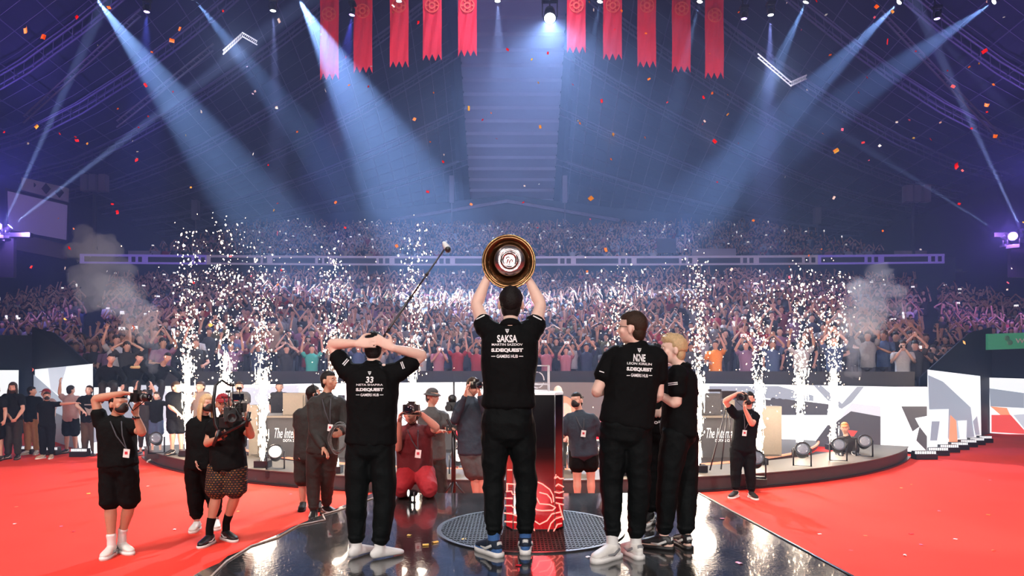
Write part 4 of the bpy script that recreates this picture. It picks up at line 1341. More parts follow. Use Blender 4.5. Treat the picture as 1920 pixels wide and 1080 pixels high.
# ---- shield trophy
tc_ = P(954, 491, 5.28)
ax = Vector((-.02, -1, -.10)).normalized(); lx = XA; ly = ax.cross(lx).normalized(); lx = ly.cross(ax)
tr = empty('shield_trophy', tc_, 'large round bronze shield trophy lifted over the middle player', 'trophy')
BRONZE = M('bronze', (.11, .055, .022), .25, .9, bump=(30, .2, .004), var=.25, vscale=8)
BRONZE_RIM = M('bronze_rim', (.42, .27, .12), .22, .95, bump=(60, .2, .002), var=.2)
SILVER = M('silver_boss', (.50, .45, .46), .25, .95, bump=(14, .35, .01), var=.15)
mb = MB(); mb.rings([(.10, -.060), (.13, -.030), (.165, -.005), (.195, .012), (.200, .006), (.165, -.018), (.12, -.055), (.06, -.075)], tc_, (lx, ly, ax), 64); build(mb, 'dish', BRONZE, tr)
mb = MB(); mb.rings([(.192, .010), (.197, .020), (.205, .022), (.209, .012), (.207, .0), (.198, -.002)], tc_, (lx, ly, ax), 64, close=True); build(mb, 'outer_rim', BRONZE_RIM, tr)
mb = MB(); mb.rings([(.118, -.04), (.122, -.005), (.116, .004), (.095, .012), (.080, .020), (.074, .014), (.066, .020), (.062, .034), (.056, .038), (.052, .030), (.040, .030), (.0005, .032)], tc_ + lx * .006 + ly * .012, (lx, ly, ax), 56); bo = build(mb, 'silver_boss', SILVER, tr)
mb = MB()
c0 = tc_ + lx * .006 + ly * .012 + ax * .034
for pts in ([(-.02, -.022), (-.012, .004), (-.002, .022), (.01, .018)], [(0, -.024), (.004, -.004), (.014, .008), (.022, .0), (.02, -.016)], [(-.026, .01), (-.02, .02), (-.01, .028)]):
    mb.loft([c0 + lx * x + ly * y for x, y in pts], [.003, .006, .006, .003][:len(pts)] if len(pts) < 5 else [.003, .005, .006, .005, .003], lat=ax, n=6)
build(mb, 'raised_emblem', CHROME, bo, org=bo['_o'])

# ---- boom pole with a camera on its tip
a, b = P(716, 636, 7.8), P(834, 466, 7.9)
bp_ = empty('boom_pole', a, 'long thin dark boom pole rising behind the player holding his head', 'boom pole')
mb = MB(); mb.cyl(a + (a - b) * .13, a.lerp(b, .45), .014, n=10); mb.cyl(a.lerp(b, .45), b, .010, n=10); build(mb, 'pole', METAL_DARK, bp_)
mb = MB()
for t in (.1, .45, .7): mb.cyl(a.lerp(b, t), a.lerp(b, t + .03), .018, n=10)
build(mb, 'clamp', PLASTIC, bp_)
mb = MB(); q_ = a + (a - b) * .12; mb.cyl(q_, (q_.x, q_.y, .30), .014, n=10)
for k in range(3):
    t = k * 2 * PI / 3; mb.cyl((q_.x, q_.y, .34), (q_.x + .2 * math.cos(t), q_.y + .2 * math.sin(t), .012), .010, n=8)
build(mb, 'stand', METAL_DARK, bp_)
cb = P(837, 463, 7.9)
mb = MB(); mb.loft([cb + Vector((-.03, 0, .05)), cb, cb + Vector((.025, -.02, -.03))], [.022, .04, .03], n=12); hb = build(mb, 'camera_head', M('white_foam', (.6, .62, .62), .8), bp_)
mb = MB(); mb.ell(cb + Vector((.02, -.03, -.035)), .036); build(mb, 'black_windshield', PLASTIC, hb, org=hb['_o'])

# ---- cables on the stage edge
mb = MB(); r5 = random.Random(3)
pts = [P(u, v, 1.365 * F / (v - 692)) for u, v in ((395, 1082), (425, 1052), (470, 1024), (520, 1008), (560, 985), (610, 975), (605, 965), (640, 955), (700, 934))]
mb.loft(pts, .008, n=7); o = build(mb, 'cable', M('beige_cable', (.5, .36, .28), .6), org=pts[0]); tag(o, 'thin pale cable lying along the left edge of the stage', 'cable')
# ================================================================== PEOPLE
def V3(*a): return Vector(a)
def hand(mb, w, d, nrm, th, curl=.35, s=1.0, spread=.12):
    """Palm, four bent fingers of unequal length and a thumb from the side of the palm.
    w wrist, d finger direction, nrm the way the palm faces, th the thumb side, curl radians per joint."""
    d = d.normalized(); nrm = (nrm - d * nrm.dot(d)).normalized()
    lat = nrm.cross(d)
    if lat.dot(th) < 0: lat = -lat
    mb.loft([w - d * .02 * s, w + d * .02 * s, w + d * .055 * s, w + d * .09 * s], [(.027 * s, .020 * s), (.034 * s, .019 * s), (.041 * s, .016 * s), (.040 * s, .013 * s)], lat=lat, n=12, sq=2.5)
    for i, (o, L) in enumerate(((.030, .074), (.0105, .083), (-.0095, .078), (-.0285, .062))):
        a = w + d * (.085 - abs(i - 1.2) * .004) * s + lat * o * s
        dd = (d + lat * (spread * (1.4 - i) * .6)).normalized()
        pts = [a - d * .012 * s, a]; c = a; cur = dd
        for k, fr in enumerate((.45, .30, .25)):
            ang = curl * (.7 if k == 0 else 1.0)
            cur = (cur * math.cos(ang) + nrm * math.sin(ang)).normalized()
            c = c + cur * (L * fr * s); pts.append(c)
            nr = nrm
        mb.loft(pts, [.0095 * s, .0092 * s, .0088 * s, .0082 * s, .0068 * s], lat=lat, n=8)
    a = w + d * .022 * s + lat * .026 * s
    t1 = a + (d * .55 + lat * .75 + nrm * .25).normalized() * .042 * s
    t2 = t1 + (d * .85 + lat * .35 + nrm * (.25 + curl * .5)).normalized() * .032 * s
    t3 = t2 + (d * .95 + lat * .05 + nrm * (.3 + curl * .8)).normalized() * .026 * s
    mb.loft([a, t1, t2, t3], [.015 * s, .0125 * s, .0108 * s, .0085 * s], lat=nrm, n=8)

def limb(mb, pts, rad, n=14, lat=None):
    mb.loft(pts, rad, lat=lat or (pts[-1] - pts[0]).orthogonal(), n=n)

def axes(fw, up):
    fw = fw.normalized(); up = (up - fw * up.dot(fw)).normalized()
    return fw.cross(up).normalized(), fw, up        # right, forward, up

def foot_shape(mb, A, t, gz, s, fat=1.0):
    x = t.cross(ZA).normalized()
    base = V3(A.x, A.y, gz)
    pts, rr = [], []
    for (f, w, h, z) in ((-.062, .026, .030, .036), (-.035, .034, .040, .046), (.02, .036, .046, .052), (.075, .040, .036, .042), (.13, .046, .027, .033), (.17, .043, .021, .027), (.195, .028, .016, .022)):
        pts.append(base + t * (f * s) + ZA * (z * s * fat)); rr.append((w * s * fat, h * s * fat))
    mb.loft(pts, rr, lat=x, n=14, sq=2.3)

def human(label, Y, gz, head, face, neck, pel, arms, legs, s=1.0, vox=.0085, skin=SKIN, W=1.0, up=None, hip_dir=None, sh_w=.19,
          shirt=None, sleeve=.55, hem=-.12, pants=None, hair=None, shoes=None, socks=None, mask=None, feat=False, bend=0.0,
          shirt_slack=1.0, group=None, hiplat=None, beard=None, org=None, cat='person', name='person'):
    J = lambda q: P(q[0], q[1], Y + (q[2] if len(q) > 2 else 0)) if not isinstance(q, Vector) else q
    hc, nk, pv = J(head), J(neck), J(pel)
    face = Vector(face).normalized()
    A = [dict(sh=J(a[0]), el=J(a[1]), wr=J(a[2]), d=Vector(a[3]), n=Vector(a[4]), th=Vector(a[5]), c=a[6] if len(a) > 6 else .35) for a in arms]
    G = [dict(hip=J(l[0]), kn=J(l[1]), an=J(l[2]), t=Vector((l[3][0], l[3][1], 0)).normalized()) for l in legs]
    if org is None:
        org = V3(sum(g['an'].x for g in G) / len(G), sum(g['an'].y for g in G) / len(G), gz) if G else V3(pv.x, pv.y, gz)
    ls = (A[1]['sh'] - A[0]['sh']).normalized() if len(A) > 1 else XA
    lh = (G[1]['hip'] - G[0]['hip']).normalized() if len(G) > 1 else ls
    if hiplat: lh = Vector(hiplat).normalized()
    up_ = Vector(up) if up else ((hc - nk).normalized() * .6 + ZA * .6)
    X, FW, UP = axes(face, up_)
    spine_f = [-.13, 0, .3, .62, .84, .95, 1.0]
    hw = [.12, .165, .145, .168, .172, .125, .062]; hd = [.10, .118, .105, .118, .105, .08, .055]
    back = FW * 0
    sp = lambda f: pv.lerp(nk, f) + ((ls.cross(nk - pv).normalized()) * (bend * math.sin(PI * max(0, min(1, f)))))
    latf = lambda f: (lh * (1 - max(0, min(1, f))) + ls * max(0, min(1, f))).normalized()
    # ---------------- body: one continuous skin
    mb = MB()
    mb.loft([sp(f) for f in spine_f], [(a * s * W, b * s * W) for a, b in zip(hw, hd)], lat=[latf(f) for f in spine_f], n=18, sq=2.2)
    hb = hc - UP * (.06 * s) - FW * .012 * s
    mb.loft([nk - (hb - nk).normalized() * .04 * s, nk, nk.lerp(hb, .5), hb], [.065 * s, .056 * s, .051 * s, .052 * s], lat=X, n=14)
    sk = hc + UP * .022 * s - FW * .008 * s
    mb.ell(sk, (.074 * s, .095 * s, .090 * s), (X, FW, UP), 20, 14)
    mb.ell(hc + FW * .022 * s - UP * .035 * s, (.062 * s, .068 * s, .078 * s), (X, FW, UP), 18, 12)
    mb.ell(hc + FW * .050 * s - UP * .088 * s, (.030 * s, .030 * s, .026 * s), (X, FW, UP), 12, 8)
    mb.loft([hc + FW * .084 * s + UP * .018 * s, hc + FW * .098 * s - UP * .010 * s, hc + FW * .103 * s - UP * .030 * s], [.010 * s, .012 * s, .016 * s], lat=X, n=8)
    mb.ell(hc + FW * .080 * s + UP * .030 * s, (.052 * s, .014 * s, .012 * s), (X, FW, UP), 10, 6)
    mb.ell(hc + FW * .086 * s - UP * .058 * s, (.026 * s, .012 * s, .012 * s), (X, FW, UP), 10, 6)
    for sx in (-1, 1):
        mb.ell(hc + X * (sx * .080 * s) - FW * .012 * s - UP * .012 * s, (.013 * s, .020 * s, .033 * s), ((X + FW * -.3 * sx).normalized(), FW, UP), 10, 8)
        mb.ell(hc + X * (sx * .046 * s) + FW * .056 * s - UP * .022 * s, (.024 * s, .022 * s, .024 * s), (X, FW, UP), 10, 8)
    for a in A:
        i_ = sp(.90)
        limb(mb, [i_.lerp(a['sh'], .35), a['sh']], [.075 * s, .060 * s])
        S_, E_, W_ = a['sh'], a['el'], a['wr']
        limb(mb, [S_, S_.lerp(E_, .35), S_.lerp(E_, .8), E_], [.056 * s, .052 * s, .043 * s, .041 * s])
        limb(mb, [E_, E_.lerp(W_, .25), E_.lerp(W_, .7), W_], [.041 * s, .044 * s, .034 * s, .027 * s])
        hand(mb, W_, a['d'], a['n'], a['th'], a['c'], s)
    for g in G:
        H_, K_, N_ = g['hip'], g['kn'], g['an']
        limb(mb, [H_, H_.lerp(K_, .4), H_.lerp(K_, .85), K_], [.088 * s, .080 * s, .060 * s, .056 * s])
        limb(mb, [K_, K_.lerp(N_, .3), K_.lerp(N_, .75), N_], [.055 * s, .059 * s, .042 * s, .036 * s])
        foot_shape(mb, N_, g['t'], gz + .004, s * .96)
        limb(mb, [N_, V3(N_.x, N_.y, gz + .05 * s)], [.036 * s, .036 * s])
    body = build(mb, name, skin, org=org)
    soft(body, vox, 3)
    tag(body, label, cat, group)
    # ---------------- shirt
    if shirt is not None:
        k = shirt_slack * (1.0 if hem > .05 else 1.04)
        mb = MB()
        ff = [hem, max(hem + .06, 0), .3, .62, .84, .94, 1.0]
        ww = [.188 * k, .186 * k, .178 * k, .194, .194, .158, .086]; dd = [.137 * k, .137 * k, .130 * k, .140, .130, .110, .080]
        mb.loft([sp(f) for f in ff], [(a * s * W, b * s * W) for a, b in zip(ww, dd)], lat=[latf(f) for f in ff], n=20, sq=2.3)
        for a in A:
            i_ = sp(.86)
            limb(mb, [i_.lerp(a['sh'], .4), a['sh']], [.088 * s, .078 * s])
            if sleeve <= .8:
                e = a['sh'].lerp(a['el'], sleeve)
                limb(mb, [a['sh'], a['sh'].lerp(e, .5), e], [.074 * s, .071 * s, .070 * s])
            else:
                limb(mb, [a['sh'], a['sh'].lerp(a['el'], .5), a['el']], [.072 * s, .064 * s, .058 * s])
                limb(mb, [a['el'], a['el'].lerp(a['wr'], .5), a['el'].lerp(a['wr'], min(.96, sleeve))], [.057 * s, .050 * s, .040 * s])
        sh = build(mb, 'shirt' if sleeve < .8 else 'jacket', shirt, body)
        soft(sh, vox * 1.1, 4, .0045 * s, 7)
        body['_shirt'] = sh.name
        mb = MB()
        n_ = sp(1.0); t_ = (hb - nk).normalized()
        mb.rings([(.072 * s, -.040), (.084 * s, -.012), (.070 * s, .020), (.060 * s, .0), (.060 * s, -.04)], n_, (ls, t_.cross(ls).normalized(), t_), 24, close=True)
        build(mb, 'collar', shirt, sh, org=sh['_o'])
    # ---------------- trousers
    if pants is not None:
        kind, pm_, slack = pants[:3]
        mb = MB()
        hf = [-.17, -.02, .14]
        mb.loft([sp(f) for f in hf], [(.155 * s * W, .125 * s * W), (.182 * s * W, .138 * s * W), (.160 * s * W, .122 * s * W)], lat=[lh] * 3, n=20, sq=2.3)
        for g in G:
            H_, K_, N_ = g['hip'], g['kn'], g['an']
            if kind == 'long':
                cuff = V3(N_.x, N_.y, N_.z) + (K_ - N_).normalized() * .02 * s
                limb(mb, [H_ + ZA * .02, H_.lerp(K_, .4), K_], [.104 * s * slack, .098 * s * slack, .078 * s * slack])
                limb(mb, [K_, K_.lerp(cuff, .35), K_.lerp(cuff, .8), cuff], [.078 * s * slack, .076 * s * slack, .062 * s * slack, .048 * s * slack])
                for q in (.78, .9):
                    mb.ell(K_.lerp(cuff, q), (.066 * s * slack, .066 * s * slack, .02 * s))
            else:
                e = H_.lerp(K_, pants[3] if len(pants) > 3 else .95)
                limb(mb, [H_ + ZA * .02, H_.lerp(e, .5), e], [.106 * s * slack, .106 * s * slack, .104 * s * slack])
        pt = build(mb, 'trousers' if kind == 'long' else 'shorts', pm_, body)
        soft(pt, vox * 1.25, 3, .0055 * s, 8)
    # ---------------- feet
    for g in G:
        N_, K_ = g['an'], g['kn']
        if socks is not None:
            mb = MB()
            limb(mb, [V3(N_.x, N_.y, gz + .05 * s), N_, N_.lerp(K_, socks[1])], [.043 * s, .042 * s, .050 * s])
            foot_shape(mb, N_, g['t'], gz + .002, s, 1.0)
            so = build(mb, 'sock', socks[0], body); soft(so, vox, 3)
        if shoes is not None:
            mb = MB()
            foot_shape(mb, N_, g['t'], gz + .018 * s, s * .96, 1.10)
            limb(mb, [V3(N_.x, N_.y, gz + .05 * s), V3(N_.x, N_.y, gz + .10 * s)], [.047 * s, .046 * s])
            sh_ = build(mb, 'shoe', shoes[0], body); soft(sh_, vox, 3)
            mb = MB(); x = g['t'].cross(ZA).normalized(); b = V3(N_.x, N_.y, gz)
            out = []
            prof = [(-.085, .012), (-.075, .034), (-.03, .042), (.04, .042), (.11, .052), (.155, .049), (.190, .034), (.206, .010)]
            for f, w in prof: out.append(b + g['t'] * f * s + x * w * s)
            for f, w in reversed(prof): out.append(b + g['t'] * f * s - x * w * s)
            mb.prism(out, (0, 0, .030 * s)); build(mb, 'sole', shoes[1], sh_, org=sh_['_o'])
            dk = shoes[0] in (SHOE_WHITE,)
            dm = M('grey_shoe_detail', (.22, .22, .23), .6) if dk else M('pale_shoe_detail', (.6, .6, .58), .6)
            mb = MB()
            for q in range(4):
                f = .045 + q * .022
                mb.loft([b + g['t'] * f * s + x * w2 * .024 * s + ZA * (.100 - q * .013) * s * (1 - abs(w2) * .10) for w2 in (-1, -.5, 0, .5, 1)], .0035 * s, n=5)
            build(mb, 'laces', dm, sh_, org=sh_['_o'])
            mb = MB()
            for sx in (-1, 1):
                mb.loft([b - g['t'] * .03 * s + x * sx * .043 * s + ZA * .075 * s, b + g['t'] * .03 * s + x * sx * .050 * s + ZA * .045 * s, b + g['t'] * .09 * s + x * sx * .049 * s + ZA * .050 * s], [(.004 * s, .010 * s), (.005 * s, .012 * s), (.003 * s, .004 * s)], lat=x, n=6)
            mb.loft([b - g['t'] * .066 * s + ZA * .04 * s, b - g['t'] * .064 * s + ZA * .10 * s], [(.020 * s, .006 * s)] * 2, lat=x, n=8)
            build(mb, 'side_panel', dm, sh_, org=sh_['_o'])
    # ---------------- hair and headgear
    if hair is not None:
        style, hm = hair[:2]
        mb = MB()
        n, m_ = 40, 26
        c = sk
        vs = []
        rr_ = random.Random(len(label))
        def hr(dx, dy, dz):
            if style == 'long': line = -.95 if dy < .15 else (.42 if abs(dx) < .75 else -.8)
            elif style == 'bob': line = -.6 if dy < .2 else (.45 if abs(dx) < .8 else -.3)
            elif style == 'swept': line = -.42 if dy < -.1 else (-.05 if dy < .3 else .40)
            else: line = -.62 if dy < -.42 else ((-.05 if abs(dx) > .5 and dy < .2 else -.12) if dy < .25 else .42)
            e = max(0.0, min(1.0, (dz - line) * 5 + .5))
            thick = {'short': 1.09, 'swept': 1.13, 'long': 1.13, 'bob': 1.15, 'buzz': 1.05, 'cap': 1.07, 'hat': 1.08}.get(style, 1.09)
            nz = noise.noise(V3(dx * 6, dy * 6, dz * 9)) * .045 + noise.noise(V3(dx * 18, dy * 5, dz * 18)) * .03
            if style == 'swept': nz *= 2.2; nz += max(0, dz) * max(0, dy) * .28
            return .90 + (thick - .90 + (nz if style not in ('cap', 'hat', 'buzz') else 0)) * e
        rx, ry, rz = .076 * s, .097 * s, .093 * s
        for j in range(m_ + 1):
            ph = PI * j / m_
            for i in range(n):
                th_ = 2 * PI * i / n
                dx, dy, dz = math.sin(ph) * math.cos(th_), math.sin(ph) * math.sin(th_), math.cos(ph)
                k = hr(dx, dy, dz)
                vs.append(c + X * (rx * dx * k) + FW * (ry * dy * k) + UP * (rz * dz * k))
        fs = [(j * n + i, (j + 1) * n + i, (j + 1) * n + (i + 1) % n, j * n + (i + 1) % n) for j in range(m_) for i in range(n)]
        mb.add(vs, fs)
        if style == 'long':
            for sx in (-1, 1):
                mb.loft([c + X * sx * .066 * s - FW * .01 * s, hc + X * sx * .082 * s - UP * .07 * s, hc + X * sx * .086 * s - UP * .16 * s + FW * .01, hc + X * sx * .07 * s - UP * .24 * s + FW * .02], [(.016 * s, .055 * s), (.018 * s, .062 * s), (.018 * s, .055 * s), (.008 * s, .03 * s)], lat=X, n=10)
            mb.loft([c - FW * .05 * s, hc - FW * .085 * s - UP * .08 * s, hc - FW * .085 * s - UP * .2 * s], [(.07 * s, .05 * s), (.08 * s, .04 * s), (.06 * s, .02 * s)], lat=X, n=12)
        if style in ('short', 'swept', 'cap', 'hat', 'buzz'):
            mb.ell(hc - FW * .050 * s - UP * .030 * s, (.066 * s, .050 * s, .074 * s), (X, FW, UP), 20, 14)
        if style == 'swept':
            for q in range(26):
                a_ = rr_.uniform(-1, 1); b_ = rr_.uniform(-.7, .75)
                r0 = c + X * (a_ * .06 * s) + FW * (b_ * .09 * s) + UP * (.088 * s * math.sqrt(max(.05, 1 - a_ * a_ * .6 - b_ * b_ * .6)))
                mb.loft([r0 - UP * .012, r0 + UP * .012 + FW * .012, r0 + UP * .020 + FW * .034 + X * rr_.uniform(-.015, .015)], [.013 * s, .011 * s, .004 * s], n=6)
        hname = 'hair'
        h_ = build(mb, hname, hm, body)
        if style == 'cap':
            h_.name = 'cap'
            mb = MB(); br = len(hair) > 2 and hair[2] or FW
            bx, bf, bu = axes(Vector(br), UP)
            mb.loft([c + bf * .075 * s + UP * .026 * s, c + bf * .12 * s + UP * .018 * s, c + bf * .155 * s + UP * .006 * s], [(.066 * s, .010 * s), (.060 * s, .007 * s), (.038 * s, .005 * s)], lat=bx, n=14)
            build(mb, 'brim', hm, h_, org=h_['_o'])
        if style == 'hat':
            h_.name = 'hat'
            mb = MB(); mb.rings([(.080 * s, .02 * s), (.125 * s, -.012 * s), (.122 * s, -.018 * s), (.078 * s, .01 * s)], c + UP * .01 * s, (X, FW, UP), 28, close=True)
            build(mb, 'brim', hm, h_, org=h_['_o'])
    if mask is not None:
        mb = MB()
        mb.ell(hc + FW * .040 * s - UP * .046 * s, (.064 * s, .070 * s, .054 * s), (X, FW, UP), 18, 12)
        mb.ell(hc + FW * .088 * s - UP * .020 * s, (.034 * s, .028 * s, .036 * s), (X, FW, UP), 12, 8)
        for sx in (-1, 1):
            mb.loft([hc + X * sx * .058 * s + FW * .05 * s - UP * .03 * s, hc + X * sx * .076 * s + UP * .0], .0035 * s, n=5)
        mk = build(mb, 'face_mask', mask, body); soft(mk, vox * .8, 2)
    if beard is not None:
        mb = MB(); mb.ell(hc + FW * .048 * s - UP * .085 * s, (.055 * s, .052 * s, .055 * s), (X, FW, UP), 14, 10); build(mb, 'beard', beard, body)
    if feat:
        for sx in (-1, 1):
            e = hc + X * (sx * .030 * s) + FW * .083 * s + UP * .008 * s
            mb = MB(); mb.ell(e, (.0135 * s, .006 * s, .0075 * s), (X, FW, UP), 12, 8); ey = build(mb, 'eye', M('eye_white', (.75, .72, .70), .3), body)
            mb = MB(); mb.ell(e + FW * .0045 * s, (.0062 * s, .003 * s, .0068 * s), (X, FW, UP), 10, 6); build(mb, 'iris', M('iris_dark', (.03, .018, .012), .2), ey, org=ey['_o'])
            mb = MB(); mb.loft([e + UP * .018 * s - X * .016 * s * sx, e + UP * .023 * s + FW * .003, e + UP * .017 * s + X * .018 * s * sx - FW * .006], [.003 * s, .004 * s, .002 * s], n=6)
            build(mb, 'eyebrow', hair[1] if hair and hair[0] not in ('cap', 'hat') else HAIR_DARK, body)
        if mask is None:
            mb = MB(); mb.loft([hc + FW * .090 * s - UP * .058 * s + X * q * .022 * s - FW * abs(q) * .010 * s for q in (-1, -.4, 0, .4, 1)], [(.004 * s), .006 * s, .006 * s, .006 * s, .003 * s], n=8)
            build(mb, 'lips', M('lips', (.45, .14, .12), .45), body)
    body['_hc'] = tuple(hc)
    body['_ax'] = [tuple(X), tuple(FW), tuple(UP)]
    return body

def badge(body, u, v, Y, neckp, s=1.0, m=None):
    """pass card on a lanyard, a part of the person's clothing"""
    c = P(u, v, Y)
    mb = MB(); nk = neckp
    for sx in (-1, 1):
        mb.loft([nk + XA * .055 * sx, nk.lerp(c, .45) + XA * .03 * sx - YA * .02, c + ZA * .04 + YA * .005], [(.006, .002)] * 3, lat=XA, n=6)
    ln = build(mb, 'lanyard', M('lanyard', (.04, .04, .05), .7), body)
    mb = MB(); mb.box(c, (.030 * s, .003, .042 * s), ((XA + ZA * -.12).normalized(), YA, (ZA + XA * .12).normalized()))
    mb.mi = 1; mb.box(c + V3(0, -.004, .004), (.014 * s, .0015, .014 * s))
    build(mb, 'pass_card', [WHITE_FABRIC, M('pass_red', (.5, .03, .05), .6)], ln, smooth=False, org=ln['_o'])

def photo_camera(label, c, fw, s=1.0, up=ZA, big=False):
    X, FW, UP = axes(Vector(fw), Vector(up))
    c = Vector(c)
    root = empty('photo_camera', c, label, 'camera')
    mb = MB(); mb.box(c, (.068 * s, .032 * s, .046 * s), (X, FW, UP)); mb.box(c + UP * .058 * s, (.028 * s, .026 * s, .018 * s), (X, FW, UP))
    mb.box(c + X * .055 * s + FW * .02 * s, (.016 * s, .028 * s, .044 * s), (X, FW, UP))
    o = build(mb, 'camera_body', PLASTIC, root, smooth=False)
    L_ = .14 * s if big else .10 * s
    mb = MB(); mb.rings([(.036 * s, .03 * s), (.038 * s, .06 * s), (.034 * s, .062 * s), (.040 * s, .09 * s), (.042 * s, L_), (.038 * s, L_ + .002), (.034 * s, L_ - .01)], c, (X, UP, FW), 20)
    ln = build(mb, 'lens', PLASTIC, root)
    mb = MB(); mb.ell(c + FW * (L_ - .008), (.033 * s, .006 * s, .033 * s), (X, FW, UP), 16, 8); build(mb, 'front_glass', GLASS_DARK, ln, org=ln['_o'])
    mb = MB(); mb.rings([(.0395 * s, .07 * s), (.0415 * s, .072 * s), (.0415 * s, .076 * s), (.0395 * s, .078 * s)], c, (X, UP, FW), 20, close=True); build(mb, 'zoom_ring', M('ring_grey', (.3, .3, .3), .4), ln, org=ln['_o'])
    mb = MB(); mb.loft([c + X * .07 * s + UP * .03 * s, c + X * .10 * s - UP * .06 * s - FW * .02, c + X * .02 * s - UP * .14 * s - FW * .04, c - X * .09 * s - UP * .05 * s, c - X * .07 * s + UP * .03 * s], [(.008, .002)] * 5, lat=FW, n=6)
    build(mb, 'strap', BLACK_CLOTH, root)
    return root

up1 = V3(0, 0, 1)
HN = V3(0, .2, 1)
# 1. the player who lifts the shield
saksa = human('tall player in black shirt seen from behind lifting the bronze shield overhead', 5.03, STAGE,
    (958, 569, .05), (0, 1, .25), (957, 612, -.02), (952, 788, 0),
    [[(912, 618, 0), (893, 572, .16), (914, 519, .30), (.12, .25, 1), (1, .5, 0), (.2, 1, .3), .35],
     [(1001, 618, 0), (1014, 572, .16), (990, 522, .30), (-.1, .25, 1), (-1, .5, 0), (-.2, 1, .3), .35]],
    [[(930, 800), (925, 900, .02), (926, 1006, 0), (-.55, .75)], [(976, 800), (987, 905, .06), (985, 1003, .08), (.02, 1)]],
    s=1.09, vox=.0075, skin=SKIN_PALE, W=.98, shirt=BLACK_CLOTH, sleeve=.30, hem=.16, pants=('long', BLACK_PANTS, .95),
    hair=('short', HAIR_DARK), shoes=(SHOE_NAVY, WHITE_FABRIC), socks=(SOCK_BLUE, .22))
# 2. the player holding his head
p33 = human('player seen from behind in white socks, both hands clasped on his head', 4.98, STAGE,
    (702, 651, .03), (0, .97, -.12), (700, 686, -.01), (696, 826, 0),
    [[(652, 699, 0), (621, 645, .02), (670, 644, -.11), (.97, .0, .06), (-.15, 1, -.1), (0, .1, 1), .22],
     [(745, 699, 0), (793, 666, .02), (735, 652, -.11), (-.86, .0, .48), (.15, 1, -.1), (0, .1, 1), .22]],
    [[(675, 842), (668, 935, .0), (668, 1019, .0), (.5, .8)], [(716, 842), (722, 940, -.02), (712, 1024, -.05), (.75, .6)]],
    s=.95, vox=.0075, skin=SKIN_PALE, W=1.02, shirt=BLACK_CLOTH, sleeve=.62, hem=-.02, pants=('long', BLACK_PANTS, 1.04),
    hair=('short', HAIR_DARK), socks=(WHITE_FABRIC, .22), up=(0, .12, 1))
# 3. the player with glasses
nine = human('tall player in glasses and black shirt in white sneakers, turned to the left', 4.93, STAGE,
    (1185, 614, 0), (-.86, .48, .02), (1197, 650, 0), (1173, 797, 0),
    [[(1149, 668, .03), (1118, 735, .02), (1150, 722, .28), (.6, .7, .35), (.6, -.5, -.5), (0, 0, 1), .5],
     [(1232, 668, -.02), (1234, 742, .0), (1216, 752, .26), (-.4, 1, 0), (-1, 0, 0), (0, 0, 1), .5]],
    [[(1152, 810), (1146, 905, .02), (1148, 1008, .0), (-.62, -.5)], [(1194, 810), (1199, 915, .0), (1192, 1010, .04), (-.30, .95)]],
    s=1.02, vox=.0075, skin=SKIN_PALE, W=.99, shirt=BLACK_CLOTH, sleeve=.60, hem=.02, pants=('long', BLACK_PANTS, 1.0),
    hair=('short', HAIR_BROWN), shoes=(SHOE_WHITE, WHITE_FABRIC), socks=(WHITE_FABRIC, .22), feat=True)
# 4. the fair haired player
blond = human('blond player in black shirt in profile facing left at the right end of the stage', 5.25, STAGE,
    (1262, 655, 0), (-1, .10, .02), (1277, 690, 0), (1272, 805, 0),
    [[(1270, 703, -.17), (1268, 757, -.17), (1238, 741, -.10), (-1, .3, .05), (0, .6, 1), (0, -1, .5), .45],
     [(1279, 700, .18), (1262, 752, .18), (1236, 742, .05), (-1, -.1, 0), (0, -.6, .6), (0, 0, 1), .45]],
    [[(1268, 815, -.08), (1252, 905, -.08), (1245, 1000, -.06), (-.7, .4)], [(1283, 815, .08), (1288, 910, .06), (1286, 1003, -.02), (-.15, .95)]],
    s=.96, vox=.0075, skin=SKIN_PALE, W=1.0, shirt=BLACK_CLOTH, sleeve=.62, hem=-.06, pants=('long', BLACK_PANTS, 1.1),
    hair=('swept', HAIR_BLOND), shoes=(SHOE_BLACK, SHOE_BLACK), feat=True, hiplat=(0, 1, 0))
# 5. the player hidden between them
dark5 = human('dark haired player in black shirt half hidden between the tall player and the blond one', 6.05, STAGE,
    (1229, 668, 0), (-.4, -.9, -.05), (1232, 697, 0), (1230, 805, 0),
    [[(1208, 708, 0), (1204, 752, -.05), (1216, 772, -.2), (.5, -.8, 0), (.3, .2, -1), (0, 0, 1), .5],
     [(1254, 708, 0), (1258, 755, -.05), (1240, 772, -.2), (-.5, -.8, 0), (-.3, .2, -1), (0, 0, 1), .5]],
    [[(1216, 812), (1216, 885), (1218, 960), (-.6, -.8)], [(1244, 812), (1242, 885), (1240, 965), (-.2, -1)]],
    s=.96, vox=.009, skin=SKIN_PALE, shirt=BLACK_CLOTH, sleeve=.6, hem=-.04, pants=('long', BLACK_PANTS, 1.05),
    hair=('short', HAIR_DARK), shoes=(SHOE_BLACK, WHITE_FABRIC), feat=True)

